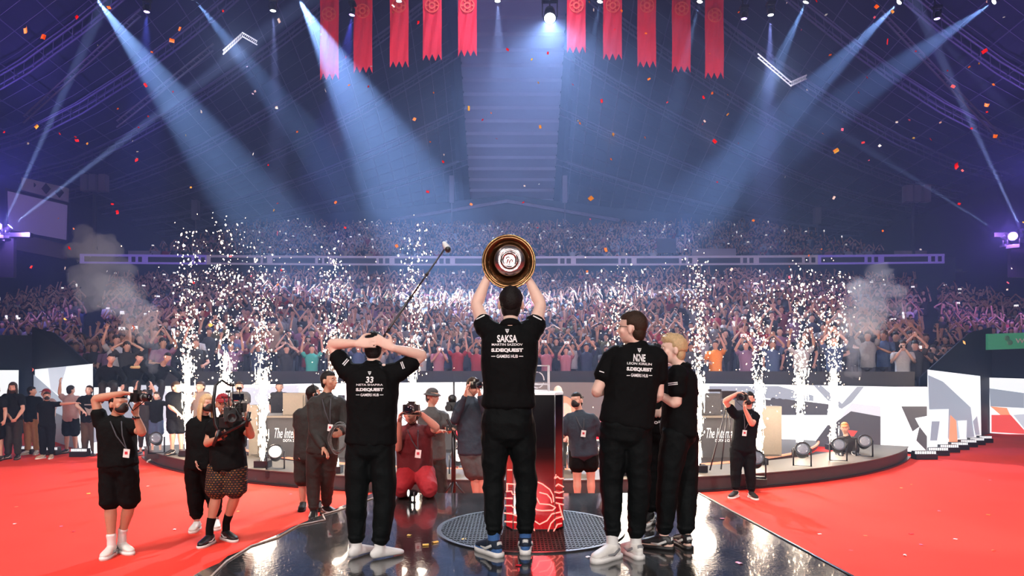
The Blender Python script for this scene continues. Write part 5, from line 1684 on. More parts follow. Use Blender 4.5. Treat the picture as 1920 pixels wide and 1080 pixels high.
# 6. photographer on the left carpet
phot = human('photographer in black shirt and shorts on the left carpet, camera at his masked face', 6.95, 0,
    (223, 757, 0), (.9, -.42, .0), (217, 784, .02), (222, 868, 0),
    [[(190, 796, 0), (178, 748, -.02), (232, 737, -.06), (1, -.1, -.05), (0, -.2, -1), (.3, 0, -1), .5],
     [(247, 798, 0), (267, 812, -.10), (255, 779, -.16), (.05, -.1, 1), (1, -.3, .1), (-.2, -1, 0), .6]],
    [[(207, 878), (207, 946, 0), (209, 1012, 0), (.12, -1)], [(238, 878), (243, 944, .05), (229, 1000, .12), (.85, -.55)]],
    s=1.0, vox=.009, skin=SKIN_TAN, W=.98, shirt=BLACK_CLOTH, sleeve=.5, hem=-.05, pants=('shorts', BLACK_SHORTS, 1.0, .96),
    hair=('cap', HAIR_DARK, (-.9, .4, 0)), shoes=(SHOE_WHITE, WHITE_FABRIC), socks=(WHITE_FABRIC, .14), mask=MASK)
badge(phot, 237, 850, 6.70, P(217, 790, 6.83))
photo_camera('black camera held up by the photographer on the left carpet', P(258, 745, 6.72), (.97, -.2, 0), .95, big=True)
# wristwatch
wr = P(256, 783, 6.79)
mb = MB(); mb.rings([(.030, -.010), (.034, -.008), (.034, .008), (.030, .010)], wr, (XA, YA, ZA), 20, close=True); wt = build(mb, 'watch_strap', PLASTIC, phot)
mb = MB(); mb.box(wr + V3(-.005, -.036, 0), (.016, .005, .016)); build(mb, 'watch_face', GLASS_DARK, wt, org=wt['_o'])

# 7. masked woman with fair hair and the gimbal operator in patterned shorts
wom = human('woman with long fair hair, black mask and black clothes on the left carpet', 8.05, 0,
    (388, 757, 0), (.75, -.65, -.05), (380, 783, .02), (378, 866, 0),
    [[(359, 795, 0), (358, 832, .0), (369, 862, -.10), (.25, -.2, -1), (1, 0, 0), (.2, -1, 0), .45],
     [(401, 796, 0), (412, 835, .0), (418, 860, -.05), (.25, -.2, -1), (-1, 0, 0), (.2, -1, 0), .35]],
    [[(366, 875), (366, 925, 0), (369, 972, 0), (.1, -1)], [(391, 875), (400, 922, .05), (405, 966, .12), (.5, -1)]],
    s=.95, vox=.010, skin=SKIN, W=1.0, shirt=BLACK_CLOTH, sleeve=.75, hem=-.14, pants=('long', BLACK_SHORTS, 1.25),
    hair=('long', HAIR_BLOND), shoes=(SHOE_WHITE, WHITE_FABRIC), mask=MASK)
def plaid(nt, b):
    tc = nt.nodes.new('ShaderNodeTexCoord'); w = nt.nodes.new('ShaderNodeTexBrick')
    mp = nt.nodes.new('ShaderNodeMapping'); mp.inputs['Rotation'].default_value = (PI / 2, 0, 0)
    nt.links.new(tc.outputs['Object'], mp.inputs['Vector'])
    w.inputs['Scale'].default_value = 12; w.inputs['Color1'].default_value = (.35, .16, .03, 1); w.inputs['Color2'].default_value = (.10, .02, .02, 1); w.inputs['Mortar'].default_value = (.01, .01, .01, 1)
    w.inputs['Mortar Size'].default_value = .10; w.inputs['Row Height'].default_value = .3; w.inputs['Brick Width'].default_value = .4
    nt.links.new(mp.outputs['Vector'], w.inputs['Vector']); nt.links.new(w.outputs['Color'], b.inputs['Base Color']); b.inputs['Roughness'].default_value = .85
PLAID = pmat('patterned_shorts', plaid)
kilt = human('camera operator in patterned knee shorts and black shirt behind a gimbal rig', 7.45, 0,
    (419, 757, .05), (.35, -.93, 0), (424, 783, .03), (428, 868, 0),
    [[(401, 796, 0), (388, 832, -.05), (406, 823, -.22), (.7, -.4, .35), (.6, 0, .4), (0, 0, 1), .8],
     [(452, 796, 0), (471, 818, -.06), (463, 787, -.24), (.0, -.3, 1), (-1, -.2, 0), (-.3, -1, 0), .7]],
    [[(412, 878), (405, 932, -.02), (393, 990, -.05), (-.15, -1)], [(442, 878), (441, 930, .02), (424, 980, .14), (.85, -.6)]],
    s=.98, vox=.0095, skin=SKIN_TAN, W=1.02, shirt=BLACK_CLOTH, sleeve=.45, hem=-.12, pants=('shorts', PLAID, 1.2, .82),
    hair=('cap', RED_CLOTH, (.35, -.93, 0)), shoes=(SHOE_BLACK, WHITE_FABRIC), socks=(BLACK_CLOTH, .32), mask=None, feat=True)
gr = empty('gimbal_rig', P(428, 790, 7.1), 'black handheld gimbal camera rig with a curved top arm on the left carpet', 'camera rig')
Yg = 7.12
mb = MB(); mb.loft([P(420, 825, Yg), P(404, 795, Yg), P(400, 755, Yg), P(404, 722, Yg), P(416, 713, Yg + .1), P(430, 722, Yg + .1)], [.014, .018, .018, .016, .014, .012], n=10); build(mb, 'curved_arm', PLASTIC, gr)
mb = MB(); mb.box(P(436, 776, Yg), (.085, .11, .07), axes(V3(.4, -.9, 0), up1)); mb.box(P(452, 764, Yg + .02), (.04, .05, .05)); mb.box(P(424, 792, Yg), (.05, .06, .05)); gb = build(mb, 'camera_body', PLASTIC, gr, smooth=False)
mb = MB(); mb.rings([(.045, 0), (.05, .05), (.045, .055), (.052, .12), (.046, .125), (.03, .11)], P(434, 782, Yg - .1), (V3(.9, .4, 0), ZA, V3(.4, -.9, 0)), 20); build(mb, 'lens', PLASTIC, gr)
mb = MB(); mb.cyl(P(406, 822, Yg - .05), P(470, 786, Yg - .12), .016); mb.cyl(P(400, 836, Yg - .08), P(412, 806, Yg - .08), .018); mb.cyl(P(462, 800, Yg - .12), P(468, 772, Yg - .12), .018); build(mb, 'grip_bar', PLASTIC, gr)
mb = MB(); mb.box(P(447, 745, Yg), (.055, .012, .035), axes(V3(.3, -.9, .2), up1)); build(mb, 'monitor', GLASS_DARK, gr, smooth=False)
mb = MB()
rg = random.Random(4)
for k in range(9):
    a = P(rg.uniform(412, 460), rg.uniform(745, 800), Yg - .05); b = P(rg.uniform(412, 462), rg.uniform(735, 800), Yg - .1)
    mb.loft([a, (a + b) / 2 + V3(rg.uniform(-.05, .05), -.06, rg.uniform(-.02, .09)), b], .005, n=6)
for (u, v) in ((436, 722), (449, 728), (428, 734)):
    mb.cyl(P(u, v, Yg), P(u + 2, 768, Yg), .006)
    mb.box(P(u, v, Yg), (.02, .02, .014))
build(mb, 'cable_loom', PLASTIC, gr)
mb = MB()
for k, (u, v) in enumerate(((418, 768), (441, 758), (428, 786), (455, 782))): mb.box(P(u, v, Yg - .11), (.012, .004, .007))
build(mb, 'indicator_plates', CHROME, gr)

# 8. two men left of centre
tall = human('tall dark haired man in black with a pass card and a cable coil, looking right', 8.65, 0,
    (617, 714, 0), (.93, -.35, .05), (613, 741, .0), (605, 838, 0),
    [[(586, 755, -.05), (588, 808, -.1), (606, 840, -.2), (.55, -.3, -.6), (.2, -.3, -.9), (.5, -.3, .5), .4],
     [(640, 756, .05), (650, 800, 0), (640, 812, -.18), (-.3, -1, -.1), (-1, 0, 0), (0, 0, 1), .9]],
    [[(591, 848), (587, 905), (588, 958), (.2, -1)], [(618, 848), (614, 903, .1), (612, 948, .25), (.9, -.4)]],
    s=1.06, vox=.010, skin=SKIN_TAN, W=.98, shirt=CHAR_CLOTH, sleeve=.95, hem=-.10, pants=('long', CHAR_CLOTH, 1.0),
    hair=('short', HAIR_DARK), shoes=(SHOE_BLACK, SHOE_BLACK), feat=True, beard=None)
badge(tall, 619, 802, 8.38, P(612, 748, 8.5))
mb = MB(); rg = random.Random(8)
for k in range(7):
    cc = P(636 + rg.uniform(-3, 3), 822 + rg.uniform(-3, 3), 8.30 + k * .008); ra, rb = rg.uniform(.09, .12), rg.uniform(.15, .19)
    pts = [cc + V3(ra * math.cos(t) + .02 * math.sin(t), .01 * math.sin(t * 2), rb * math.sin(t)) for t in [i * PI / 10 for i in range(21)]]
    mb.loft(pts, .006, lat=(0, 1, 0), n=6)
o = build(mb, 'cable_coil', M('grey_cable', (.10, .10, .10), .5), org=P(636, 822, 8.3)); tag(o, 'coil of thin grey cable hanging from the tall man’s hand', 'cable')
heads = human('man in black cap and headset and black shorts just behind the tall man', 9.25, 0,
    (588, 738, 0), (.75, .6, .1), (580, 765, 0), (577, 850, 0),
    [[(560, 776, 0), (556, 815, 0), (560, 850, -.05), (.1, -.2, -1), (1, 0, 0), (0, -1, 0), .4],
     [(602, 776, 0), (608, 815, 0), (604, 850, -.05), (.1, -.2, -1), (-1, 0, 0), (0, -1, 0), .4]],
    [[(567, 858), (567, 905), (568, 952), (.15, -1)], [(588, 858), (592, 905), (597, 948), (.3, -1)]],
    s=.97, vox=.011, skin=SKIN, shirt=CHAR_CLOTH, sleeve=.6, hem=-.12, pants=('shorts', CHAR_CLOTH, 1.1, .95),
    hair=('cap', HAIR_DARK, (.75, .6, 0)), shoes=(CHAR_CLOTH, SHOE_BLACK), socks=(CHAR_CLOTH, .2))
hc_ = Vector(heads['_hc']); hx = [Vector(a) for a in heads['_ax']]
mb = MB(); mb.loft([hc_ + hx[0] * .085 * math.cos(t) + hx[2] * (.12 * math.sin(t) + .01) for t in [i * PI / 8 for i in range(9)]], [(.008, .008)] * 9, n=6)
for sx in (-1, 1): mb.ell(hc_ + hx[0] * sx * .085 - hx[2] * .01, (.018, .034, .034), tuple(hx))
build(mb, 'headset', PLASTIC, heads)

# 9. kneeling photographer in red light
kneel = human('photographer in dark red clothes kneeling at the back of the stage with a camera up', 7.35, STAGE,
    (771, 775, 0), (-.15, -1, .10), (774, 800, .02), (779, 880, .05),
    [[(752, 812, 0), (746, 842, -.1), (749, 792, -.24), (.15, -.1, 1), (1, -.3, 0), (.1, -1, 0), .8],
     [(800, 810, 0), (819, 802, -.12), (790, 776, -.22), (-.8, -.2, .4), (-.3, -.4, -.8), (0, -.3, .8), .8]],
    [[(765, 888, .02), (752, 917, -.22), (758, 918, .25), (0, 1)], [(795, 888, .02), (805, 917, -.22), (803, 918, .25), (0, 1)]],
    s=.98, vox=.009, skin=SKIN, W=1.05, shirt=DARK_RED, sleeve=.5, hem=-.1, pants=('long', RED_CLOTH, 1.15),
    hair=('short', HAIR_BROWN), shoes=(SHOE_BLACK, SHOE_BLACK))
badge(kneel, 784, 851, 7.12, P(774, 806, 7.22))
photo_camera('black camera held up by the kneeling photographer', P(772, 768, 7.10), (-.1, -1, .05), 1.15, big=True)
light('SPOT', 'red_light', (-1.6, 4.6, 3.4), (-1.05, 7.3, 1.1), 260, (1, .03, .05), .1, 22, .8)
reflection_lamp = moving_light('added white lamp shape for the light reflected in the floor beside the kneeling photographer', P(766, 941, 7.0) + ZA * .09, P(700, 925, 6.8), .04, M('lens_lit', (.8, .8, .8), .2, emis=(1, .95, .9, 2.2)), hang=False)  # added lamp shape stands in for a bright reflection on the floor

# 10. row of camera people behind the stage
opx = human('camera operator in grey bucket hat and dark clothes behind the gimbal stand', 9.4, 0,
    (811, 743, 0), (.85, -.5, -.1), (809, 768, 0), (810, 850, 0),
    [[(790, 780, 0), (796, 812, -.1), (826, 808, -.25), (.9, -.3, 0), (0, -.3, -1), (0, -.3, 1), .6],
     [(832, 780, 0), (842, 808, -.1), (845, 800, -.3), (.5, -.8, 0), (0, -.3, -1), (-.4, 0, 1), .6]],
    [[(800, 858), (796, 905), (794, 940), (.3, -1)], [(821, 858), (828, 905), (832, 942), (.5, -1)]],
    s=.98, vox=.011, skin=SKIN, shirt=GREY_CLOTH, sleeve=.6, hem=-.1, pants=('long', CHAR_CLOTH, 1.05), hair=('hat', GREY_CLOTH), shoes=(SHOE_BLACK, SHOE_BLACK), feat=True)
gs = empty('camera_stand', P(850, 945, 9.1), 'black camera stand with a stabiliser head between the two camera men', 'camera stand')
gs.location.z = 0; gs['_o'] = tuple(gs.location)
mb = MB(); mb.cyl(V3(gs.location.x, 9.1, .25), P(851, 790, 9.1), .03); mb.cyl(P(851, 790, 9.1), P(851, 716, 9.1), .012)
build(mb, 'pole', METAL_DARK, gs)
for k in range(3):
    t = k * 2 * PI / 3 + .4
    mb = MB(); mb.cyl(V3(gs.location.x, 9.1, .42), V3(gs.location.x + .32 * math.cos(t), 9.1 + .32 * math.sin(t), .012), .014); build(mb, 'leg', METAL_DARK, gs)
mb = MB(); mb.box(P(848, 762, 9.1), (.07, .09, .06)); mb.ell(P(848, 748, 9.1), .06); mb.box(P(855, 802, 9.05), (.13, .05, .035)); mb.cyl(P(838, 786, 9.0), P(862, 830, 9.0), .015); build(mb, 'stabiliser_head', PLASTIC, gs, smooth=False)
mb = MB(); mb.rings([(.04, 0), (.045, .1), (.035, .1)], P(842, 764, 9.02), (XA, ZA, -YA), 18); build(mb, 'lens', PLASTIC, gs)
glas = human('photographer in navy jacket and grey shorts left of the lifted-shield player, camera to face', 9.0, 0,
    (887, 724, 0), (.55, -.8, 0), (882, 748, 0), (885, 840, 0),
    [[(862, 760, 0), (852, 790, -.12), (874, 738, -.24), (.2, -.1, 1), (1, -.4, 0), (.1, -1, 0), .8],
     [(908, 760, 0), (914, 790, -.1), (899, 738, -.24), (-.2, -.1, 1), (-1, -.4, 0), (-.1, -1, 0), .8]],
    [[(875, 850), (890, 895), (893, 935), (0, -1)], [(897, 850), (903, 895), (904, 935), (.2, -1)]],
    s=1.0, vox=.011, skin=SKIN, shirt=NAVY_CLOTH, sleeve=.9, hem=-.1, pants=('shorts', GREY_CLOTH, 1.1, .9), hair=('short', HAIR_BROWN), shoes=(SHOE_BLACK, SHOE_BLACK), feat=True)
photo_camera('black camera held by the photographer in the navy jacket', P(893, 722, 8.74), (.5, -.85, 0), 1.0)
woc = human('woman in black cap, black mask and black shorts standing right of the podium', 9.0, 0,
    (1081, 751, 0), (-.55, -.83, 0), (1087, 774, 0), (1094, 842, 0),
    [[(1065, 785, 0), (1056, 818, .05), (1040, 812, -.1), (-.9, -.4, .1), (0, 0, -1), (0, -1, 0), .5],
     [(1113, 786, 0), (1128, 820, .05), (1140, 850, 0), (.3, -.2, -1), (-1, 0, 0), (0, -1, 0), .4]],
    [[(1082, 848), (1082, 900), (1083, 940), (-.2, -1)], [(1106, 848), (1108, 900), (1109, 940), (.2, -1)]],
    s=.94, vox=.010, skin=SKIN, W=1.05, shirt=NAVY_CLOTH, sleeve=.8, hem=-.16, pants=('shorts', BLACK_SHORTS, 1.12, .55), hair=('cap', HAIR_DARK, (.5, .85, 0)), shoes=(SHOE_BLACK, WHITE_FABRIC), mask=MASK)
badge(woc, 1094, 813, 8.80, P(1087, 780, 8.9))
pink = human('bald person in a pale pink shirt behind the podium', 11.6, .13,
    (1046, 735, 0), (-.3, -1, 0), (1046, 757, 0), (1046, 820, 0),
    [[(1030, 764, 0), (1024, 795, 0), (1028, 822, -.1), (0, -.3, -1), (1, 0, 0), (0, -1, 0), .4], [(1063, 764, 0), (1068, 795, 0), (1066, 822, -.1), (0, -.3, -1), (-1, 0, 0), (0, -1, 0), .4]],
    [[(1039, 826), (1039, 850), (1039, 876), (0, -1)], [(1054, 826), (1054, 850), (1054, 876), (0, -1)]],
    s=.97, vox=.013, skin=SKIN_PALE, shirt=M('pale_pink_cloth', (.75, .34, .30), .8), sleeve=.7, hem=-.1, pants=('long', CHAR_CLOTH, 1.0), shoes=(SHOE_BLACK, SHOE_BLACK))

# 11. photographer on the right
rp = human('photographer in black tee and trousers with a red pass, camera to his face, right side', 10.1, 0,
    (1404, 748, 0), (-.55, -.83, 0), (1402, 770, .03), (1393, 836, 0),
    [[(1378, 778, 0), (1359, 752, -.08), (1384, 737, -.2), (.9, -.3, .1), (0, -.2, -1), (.2, -.8, -.5), .7],
     [(1417, 780, 0), (1410, 796, -.18), (1396, 766, -.26), (-.2, -.1, 1), (1, -.4, 0), (0, -1, 0), .7]],
    [[(1382, 842), (1380, 880), (1379, 918), (-.7, -.7)], [(1404, 842), (1406, 880, -.05), (1409, 922, -.06), (.1, -1)]],
    s=.93, vox=.010, skin=SKIN, W=1.0, shirt=BLACK_CLOTH, sleeve=.55, hem=-.14, pants=('long', BLACK_PANTS, 1.1), hair=('short', HAIR_DARK), shoes=(CHAR_CLOTH, WHITE_FABRIC), mask=MASK)
badge(rp, 1396, 812, 9.86, P(1402, 776, 9.98), 1.0)
photo_camera('black camera held by the photographer standing at the right of the dais', P(1393, 745, 9.85), (-.6, -.8, 0), 1.0)
tp = empty('light_tripod', P(1340, 885, 10.9), 'thin dark tripod leaning behind the right photographer', 'tripod')
mb = MB()
for (a, b) in (((1366, 745), (1331, 882)), ((1366, 745), (1372, 885)), ((1366, 745), (1352, 880))):
    mb = MB(); mb.cyl(P(*a, 11.0), P(*b, 10.9 + (b[0] - 1350) * .01), .012, n=8); build(mb, 'leg', METAL_DARK, tp)
mb = MB(); mb.box(P(1366, 740, 11.0), (.12, .05, .06)); mb.box(P(1340, 732, 11.0), (.10, .03, .02)); build(mb, 'tripod_head', METAL_DARK, tp, smooth=False)
seat = human('person in dark clothes and orange cap sitting at the right end of the dais', 13.6, .2,
    (1584, 802, 0), (-.5, -.85, -.1), (1587, 820, 0), (1592, 858, .1),
    [[(1573, 826, 0), (1570, 846, -.1), (1576, 852, -.3), (.5, -.8, 0), (0, 0, -1), (0, 0, 1), .5], [(1604, 826, 0), (1606, 846, -.1), (1596, 854, -.3), (-.5, -.8, 0), (0, 0, -1), (0, 0, 1), .5]],
    [[(1584, 862, 0), (1574, 852, -.35), (1574, 874, -.4), (-.2, -1)], [(1600, 862, 0), (1602, 852, -.35), (1602, 874, -.4), (.2, -1)]],
    s=.95, vox=.014, skin=SKIN, shirt=CHAR_CLOTH, sleeve=.9, hem=-.05, pants=('long', CHAR_CLOTH, 1.0), hair=('cap', M('orange_cap', (.6, .18, .06), .8), (-.5, -.85, 0)), shoes=(SHOE_BLACK, SHOE_BLACK))
light('POINT', 'orange_glow', P(1560, 815, 12.8), None, 8, (1, .35, .2), .1)

# 12. the group at the far left
TAN = M('tan_trousers', (.42, .22, .09), .8, bump=(20, .4, .01)); BROWN = M('brown_trousers', (.08, .05, .035), .8); GPINK = M('grey_pink_cloth', (.42, .26, .25), .8); DENIM = M('blue_denim', (.05, .08, .17), .8)
GRP = 'people at the edge of the dais on the left'
def ped(label, u, vh, vf, Y, face, arms, shirt, pants, hair, w=34, skin=SKIN, gz=0, sleeve=.6, feat=True, shoes=None, mask=None, beard=None, stance=0, s=None):
    """standing person given by head and foot pixels; arms = [(elbow du,dv,dy), (wrist du,dv,dy)] per side"""
    H = (vf - vh); px = F / Y
    k = H / 1.76
    hv = vh + .125 * k
    nk = vh + .27 * k; sh = vh + .34 * k; pl = vh + .84 * k; hp = vh + .88 * k; kn = vh + 1.25 * k; an = vh + 1.66 * k
    w = .19 * k
    A = []
    for sx, a in zip((-1, 1), arms):
        (e, wr) = a
        d = V3(wr[0] - e[0], 0, -(wr[1] - e[1])).normalized() + V3(0, (wr[2] - e[2]) * .6, 0)
        A.append([(u + sx * w, sh), (u + sx * w + e[0] * k, sh + e[1] * k, e[2]), (u + sx * w + wr[0] * k, sh + wr[1] * k, wr[2]), d, (-sx, 0, 0) if abs(d.x) < .7 else (0, 0, -1), (0, -1, .3), .5])
    G = [[(u - .09 * k, hp), (u - .10 * k - stance, kn, -.02), (u - .11 * k - stance, an), (-.3, -1)], [(u + .09 * k, hp), (u + .10 * k + stance, kn, .02), (u + .12 * k + stance, an), (.4, -1)]]
    return human(label, Y, gz, (u, hv, -.02), face, (u - face[0] * .02 * k, nk), (u, pl), A, G, s=s or (k / px), vox=.014, skin=skin, shirt=shirt, sleeve=sleeve,
                 hem=-.1, pants=pants, hair=hair, shoes=shoes or (SHOE_BLACK, SHOE_BLACK), feat=feat, mask=mask, beard=beard, group=GRP)
DN = ((-.02, .30, 0), (.02, .54, -.05)); DNR = ((.02, .30, 0), (-.02, .54, -.05))
ped('person with long brown hair and a beard in black, far left group', 24, 716, 862, 14.4, (.35, -.9, -.1), [((-.04, .28, -.05), (.14, .48, -.2)), ((.04, .28, -.05), (-.10, .48, -.2))], BLACK_CLOTH, ('long', CHAR_CLOTH, 1.1), ('long', HAIR_BROWN), beard=HAIR_BROWN, skin=SKIN, mask=None)
ped('person cut by the left frame edge in black with one bare arm', -8, 722, 862, 14.2, (.5, -.8, 0), [DN, ((.04, .28, -.05), (.02, .48, -.2))], BLACK_CLOTH, ('shorts', BLACK_SHORTS, 1.1, .9), ('short', HAIR_DARK))
ped('man in black tee and tan trousers seen from behind in the far left group', 60, 724, 852, 15.2, (.85, .45, 0), [DN, ((.06, .28, -.05), (.16, .44, -.2))], BLACK_CLOTH, ('long', TAN, 1.15), ('short', HAIR_DARK), shoes=(SHOE_WHITE, WHITE_FABRIC))
ped('masked person in black reaching an arm to the right in the far left group', 88, 734, 860, 14.5, (.6, -.8, 0), [DN, ((.26, -.02, -.05), (.56, -.04, -.1))], BLACK_CLOTH, ('long', BLACK_SHORTS, 1.2), ('short', HAIR_BROWN), mask=MASK, shoes=(M('tan_shoe', (.45, .33, .22), .6), WHITE_FABRIC))
ped('person in pinkish shirt and black shorts raising a fist in the far left group', 133, 722, 852, 15.4, (.3, .9, 0), [((-.10, -.12, 0), (-.08, -.40, 0)), ((.04, .28, 0), (.10, .52, -.1))], GPINK, ('shorts', BLACK_SHORTS, 1.15, .95), ('short', HAIR_DARK), feat=False)
ped('person in dark red cap behind the masked one in the far left group', 86, 728, 856, 16.2, (-.7, -.6, 0), [DN, DNR], GPINK, ('long', CHAR_CLOTH, 1.1), ('cap', RED_CLOTH, (-.7, -.6, 0)))
eg = ped('laughing man in black graphic tee and brown trousers in the left group', 167, 722, 856, 15.0, (.1, -1, .2), [((-.12, .16, -.1), (.05, .30, -.25)), ((.06, .28, -.1), (.10, .42, -.25))], BLACK_CLOTH, ('long', BROWN, 1.05), ('short', HAIR_BROWN), skin=SKIN_PALE)
mb = MB(); c = P(167, 770, 14.82); mb.prism([c + V3(-.10, 0, .07), c + V3(0, 0, .03), c + V3(.10, 0, .07), c + V3(.02, 0, -.10), c + V3(-.02, 0, -.10)], (0, .01, 0)); mb.box(c + V3(0, 0, .13), (.10, .005, .012)); build(mb, 'printed_graphic', M('print_grey', (.35, .33, .32), .7), eg, smooth=False)
ped('man in black printed tee and blue shorts hugging at the left end of the dais', 293, 734, 846, 14.0, (.15, -.95, 0), [((-.20, .02, 0), (-.36, -.10, 0)), ((.24, .06, 0), (.46, .04, 0))], BLACK_CLOTH, ('shorts', DENIM, 1.15, .95), ('short', HAIR_BROWN), gz=.0, skin=SKIN_PALE, shoes=(SHOE_WHITE, WHITE_FABRIC))
ped('man behind with both arms up between the two hugging on the left', 271, 730, 846, 15.0, (0, -1, 0), [((-.10, -.20, 0), (-.04, -.46, 0)), ((.12, -.20, 0), (.02, -.46, 0))], CHAR_CLOTH, ('long', CHAR_CLOTH, 1.0), ('short', HAIR_BROWN))
ped('man in black tee and shorts on the dais near the leftmost fountain, facing right', 331, 717, 846, 13.2, (.9, -.3, 0), [((.02, .28, -.1), (.22, .44, -.25)), ((.10, .24, -.05), (.22, .10, -.15))], BLACK_CLOTH, ('shorts', BLACK_SHORTS, 1.1, .95), ('short', HAIR_BROWN), gz=.24, s=.98)
ped('person in grey brown top behind the leftmost fountain', 376, 716, 846, 13.8, (-.3, -.9, 0), [DN, DNR], M('taupe_cloth', (.16, .11, .10), .8), ('long', CHAR_CLOTH, 1.0), ('short', HAIR_BROWN), gz=.13, s=.95)
ped('person in dark clothes behind the gimbal rig on the dais', 449, 716, 846, 13.8, (.4, -.9, 0), [DN, DNR], GREY_CLOTH, ('long', CHAR_CLOTH, 1.0), ('short', HAIR_BROWN), gz=.13, s=.95)
ped('caster in dark jacket behind the left desk', 524, 716, 850, 14.9, (.4, -.9, 0), [DN, DNR], CHAR_CLOTH, ('long', CHAR_CLOTH, 1.0), ('short', HAIR_DARK), gz=.13, s=.95)
# three fans sitting on top of the screen wall
SIT = 'fans sitting on top of the left screen wall'
for u, nm, hm, sh_, lean in ((207, 'fan in black sitting on the left screen wall with head bowed, nearest the corner', HAIR_DARK, BLACK_CLOTH, 0), (250, 'fan in black with a tan scarf bending forward on the left screen wall', HAIR_DARK, BLACK_CLOTH, 10), (296, 'fan in black leaning right over the left screen wall', HAIR_DARK, BLACK_CLOTH, 16)):
    Yw = on_wall(u, 700).y
    vt_ = rowtop(u) - 2
    h = human(nm, Yw, 1.2, (u + 2 + lean, vt_ - 52, -.12), (.5, -.85, -.2), (u - 2 + lean * .6, vt_ - 36, -.02), (u - 6, vt_ - 6, .12),
        [[(u - 19, vt_ - 30, 0), (u - 25, vt_ - 12, -.1), (u - 18, vt_ - 2, -.2), (.2, -.4, -1), (0, -1, 0), (1, 0, 0), .4], [(u + 15 + lean * .5, vt_ - 30, 0), (u + 27 + lean, vt_ - 14, -.15), (u + 24 + lean, vt_ - 2, -.25), (.1, -.4, -1), (0, -1, 0), (-1, 0, 0), .4]],
        [[(u - 14, vt_ - 3, .05), (u - 15, vt_ + 0, -.35), (u - 17, vt_ + 32, -.36), (-.3, -1)], [(u + 4, vt_ - 3, .05), (u + 8, vt_ + 0, -.35), (u + 3, vt_ + 32, -.36), (.3, -1)]],
        s=.96, vox=.015, skin=SKIN, shirt=sh_, sleeve=.9, hem=-.02, pants=('long', CHAR_CLOTH, .95), hair=('short', hm), group=SIT)
    if lean == 10:
        n_ = P(u - 2 + 6, vt_ - 34, Yw - .06)
        mb = MB(); mb.rings([(.09, -.03), (.115, 0), (.09, .035), (.06, .0)], n_, (XA, YA, ZA), 18, close=True); build(mb, 'scarf', M('tan_scarf', (.55, .38, .16), .9), h)

bake_all()

# ---------------------------------------------------------------- glasses, prints on the shirts
hc_ = Vector(nine['_hc']); X_, F_, U_ = [Vector(a) for a in nine['_ax']]
mb = MB()
for sx in (-1, 1):
    mb.rings([(.019, -.001), (.021, -.001), (.021, .001), (.019, .001)], hc_ + X_ * sx * .031 + F_ * .103 + U_ * .008, (X_, U_, F_), 20, close=True)
    mb.cyl(hc_ + X_ * sx * .05 + F_ * .10 + U_ * .014, hc_ + X_ * sx * .078 - F_ * .005 + U_ * .006, .0018, n=6)
mb.cyl(hc_ - X_ * .012 + F_ * .106 + U_ * .01, hc_ + X_ * .012 + F_ * .106 + U_ * .01, .0016, n=6)
build(mb, 'glasses', METAL_DARK, nine)

def shirt_print(body, items, Y, ydir=1):
    sh = bpy.data.objects[body['_shirt']]
    org = Vector(body['_o'])
    me = sh.data
    bv = BVHTree.FromPolygons([v.co + org for v in me.vertices], [tuple(p.vertices) for p in me.polygons])
    camp = V3(0, 0, CAMZ)
    for it in items:
        nm, kind = it[0], it[1]
        mb = MB()
        if kind == 'text':
            _, _, tx, u, v, w, h, bold, sh_, rot = it
            vs, fs = text_mesh(tx, bold=bold, shear=sh_)
            bm = bmesh.new(); bvs = [bm.verts.new((q.x * w, q.y * h, 0)) for q in vs]
            for f in fs:
                try: bm.faces.new([bvs[i] for i in f])
                except ValueError: pass
            for k in range(1, int(w / 5)):
                bmesh.ops.bisect_plane(bm, geom=bm.verts[:] + bm.edges[:] + bm.faces[:], plane_co=(-w / 2 + k * 5, 0, 0), plane_no=(1, 0, 0))
            bm.verts.index_update()
            vs = [q.co.copy() for q in bm.verts]; fs = [tuple(q.index for q in f.verts) for f in bm.faces]; bm.free()
            c, s_ = math.cos(rot), math.sin(rot)
            px = [(u + q.x * c - q.y * s_, v - (q.x * s_ + q.y * c)) for q in vs]
        else:
            poly = it[2]
            bm = bmesh.new(); bvs = [bm.verts.new((a, b, 0)) for a, b in poly]; bm.faces.new(bvs)
            x = min(a for a, b in poly) + 3
            while x < max(a for a, b in poly):
                bmesh.ops.bisect_plane(bm, geom=bm.verts[:] + bm.edges[:] + bm.faces[:], plane_co=(x, 0, 0), plane_no=(1, 0, 0)); x += 3
            bm.verts.index_update()
            px = [(q.co.x, q.co.y) for q in bm.verts]; fs = [tuple(q.index for q in f.verts) for f in bm.faces]; bm.free()
        out = []
        last = None
        for (a, b) in px:
            d = (P(a, b, Y) - camp).normalized()
            hit, nrm, idx, dist = bv.ray_cast(camp + d * (Y - 1.2), d, 3)
            if hit is None: out.append(None); continue
            out.append(hit - d * .004); last = hit
        if last is None: continue
        ok = [i for i, q in enumerate(out) if q is not None]
        fs = [f for f in fs if all(out[i] is not None for i in f)]
        mp = {i: k for k, i in enumerate(ok)}
        mb.add([out[i] for i in ok], [tuple(mp[i] for i in f) for f in fs])
        build(mb, nm, WHITE_PRINT, sh, smooth=False, fixn=False, org=org)
def logo_v(u, v, s): return [[(u - 4 * s, v - 4 * s), (u + 4 * s, v - 4 * s), (u + 3 * s, v - 2.4 * s), (u - 3 * s, v - 2.4 * s)], [(u - 3.4 * s, v - 1.6 * s), (u - .5 * s, v - 1.6 * s), (u, v + 4.5 * s)], [(u + .6 * s, v - 1.6 * s), (u + 3.4 * s, v - 1.6 * s), (u + .3 * s, v + 4.2 * s)]]
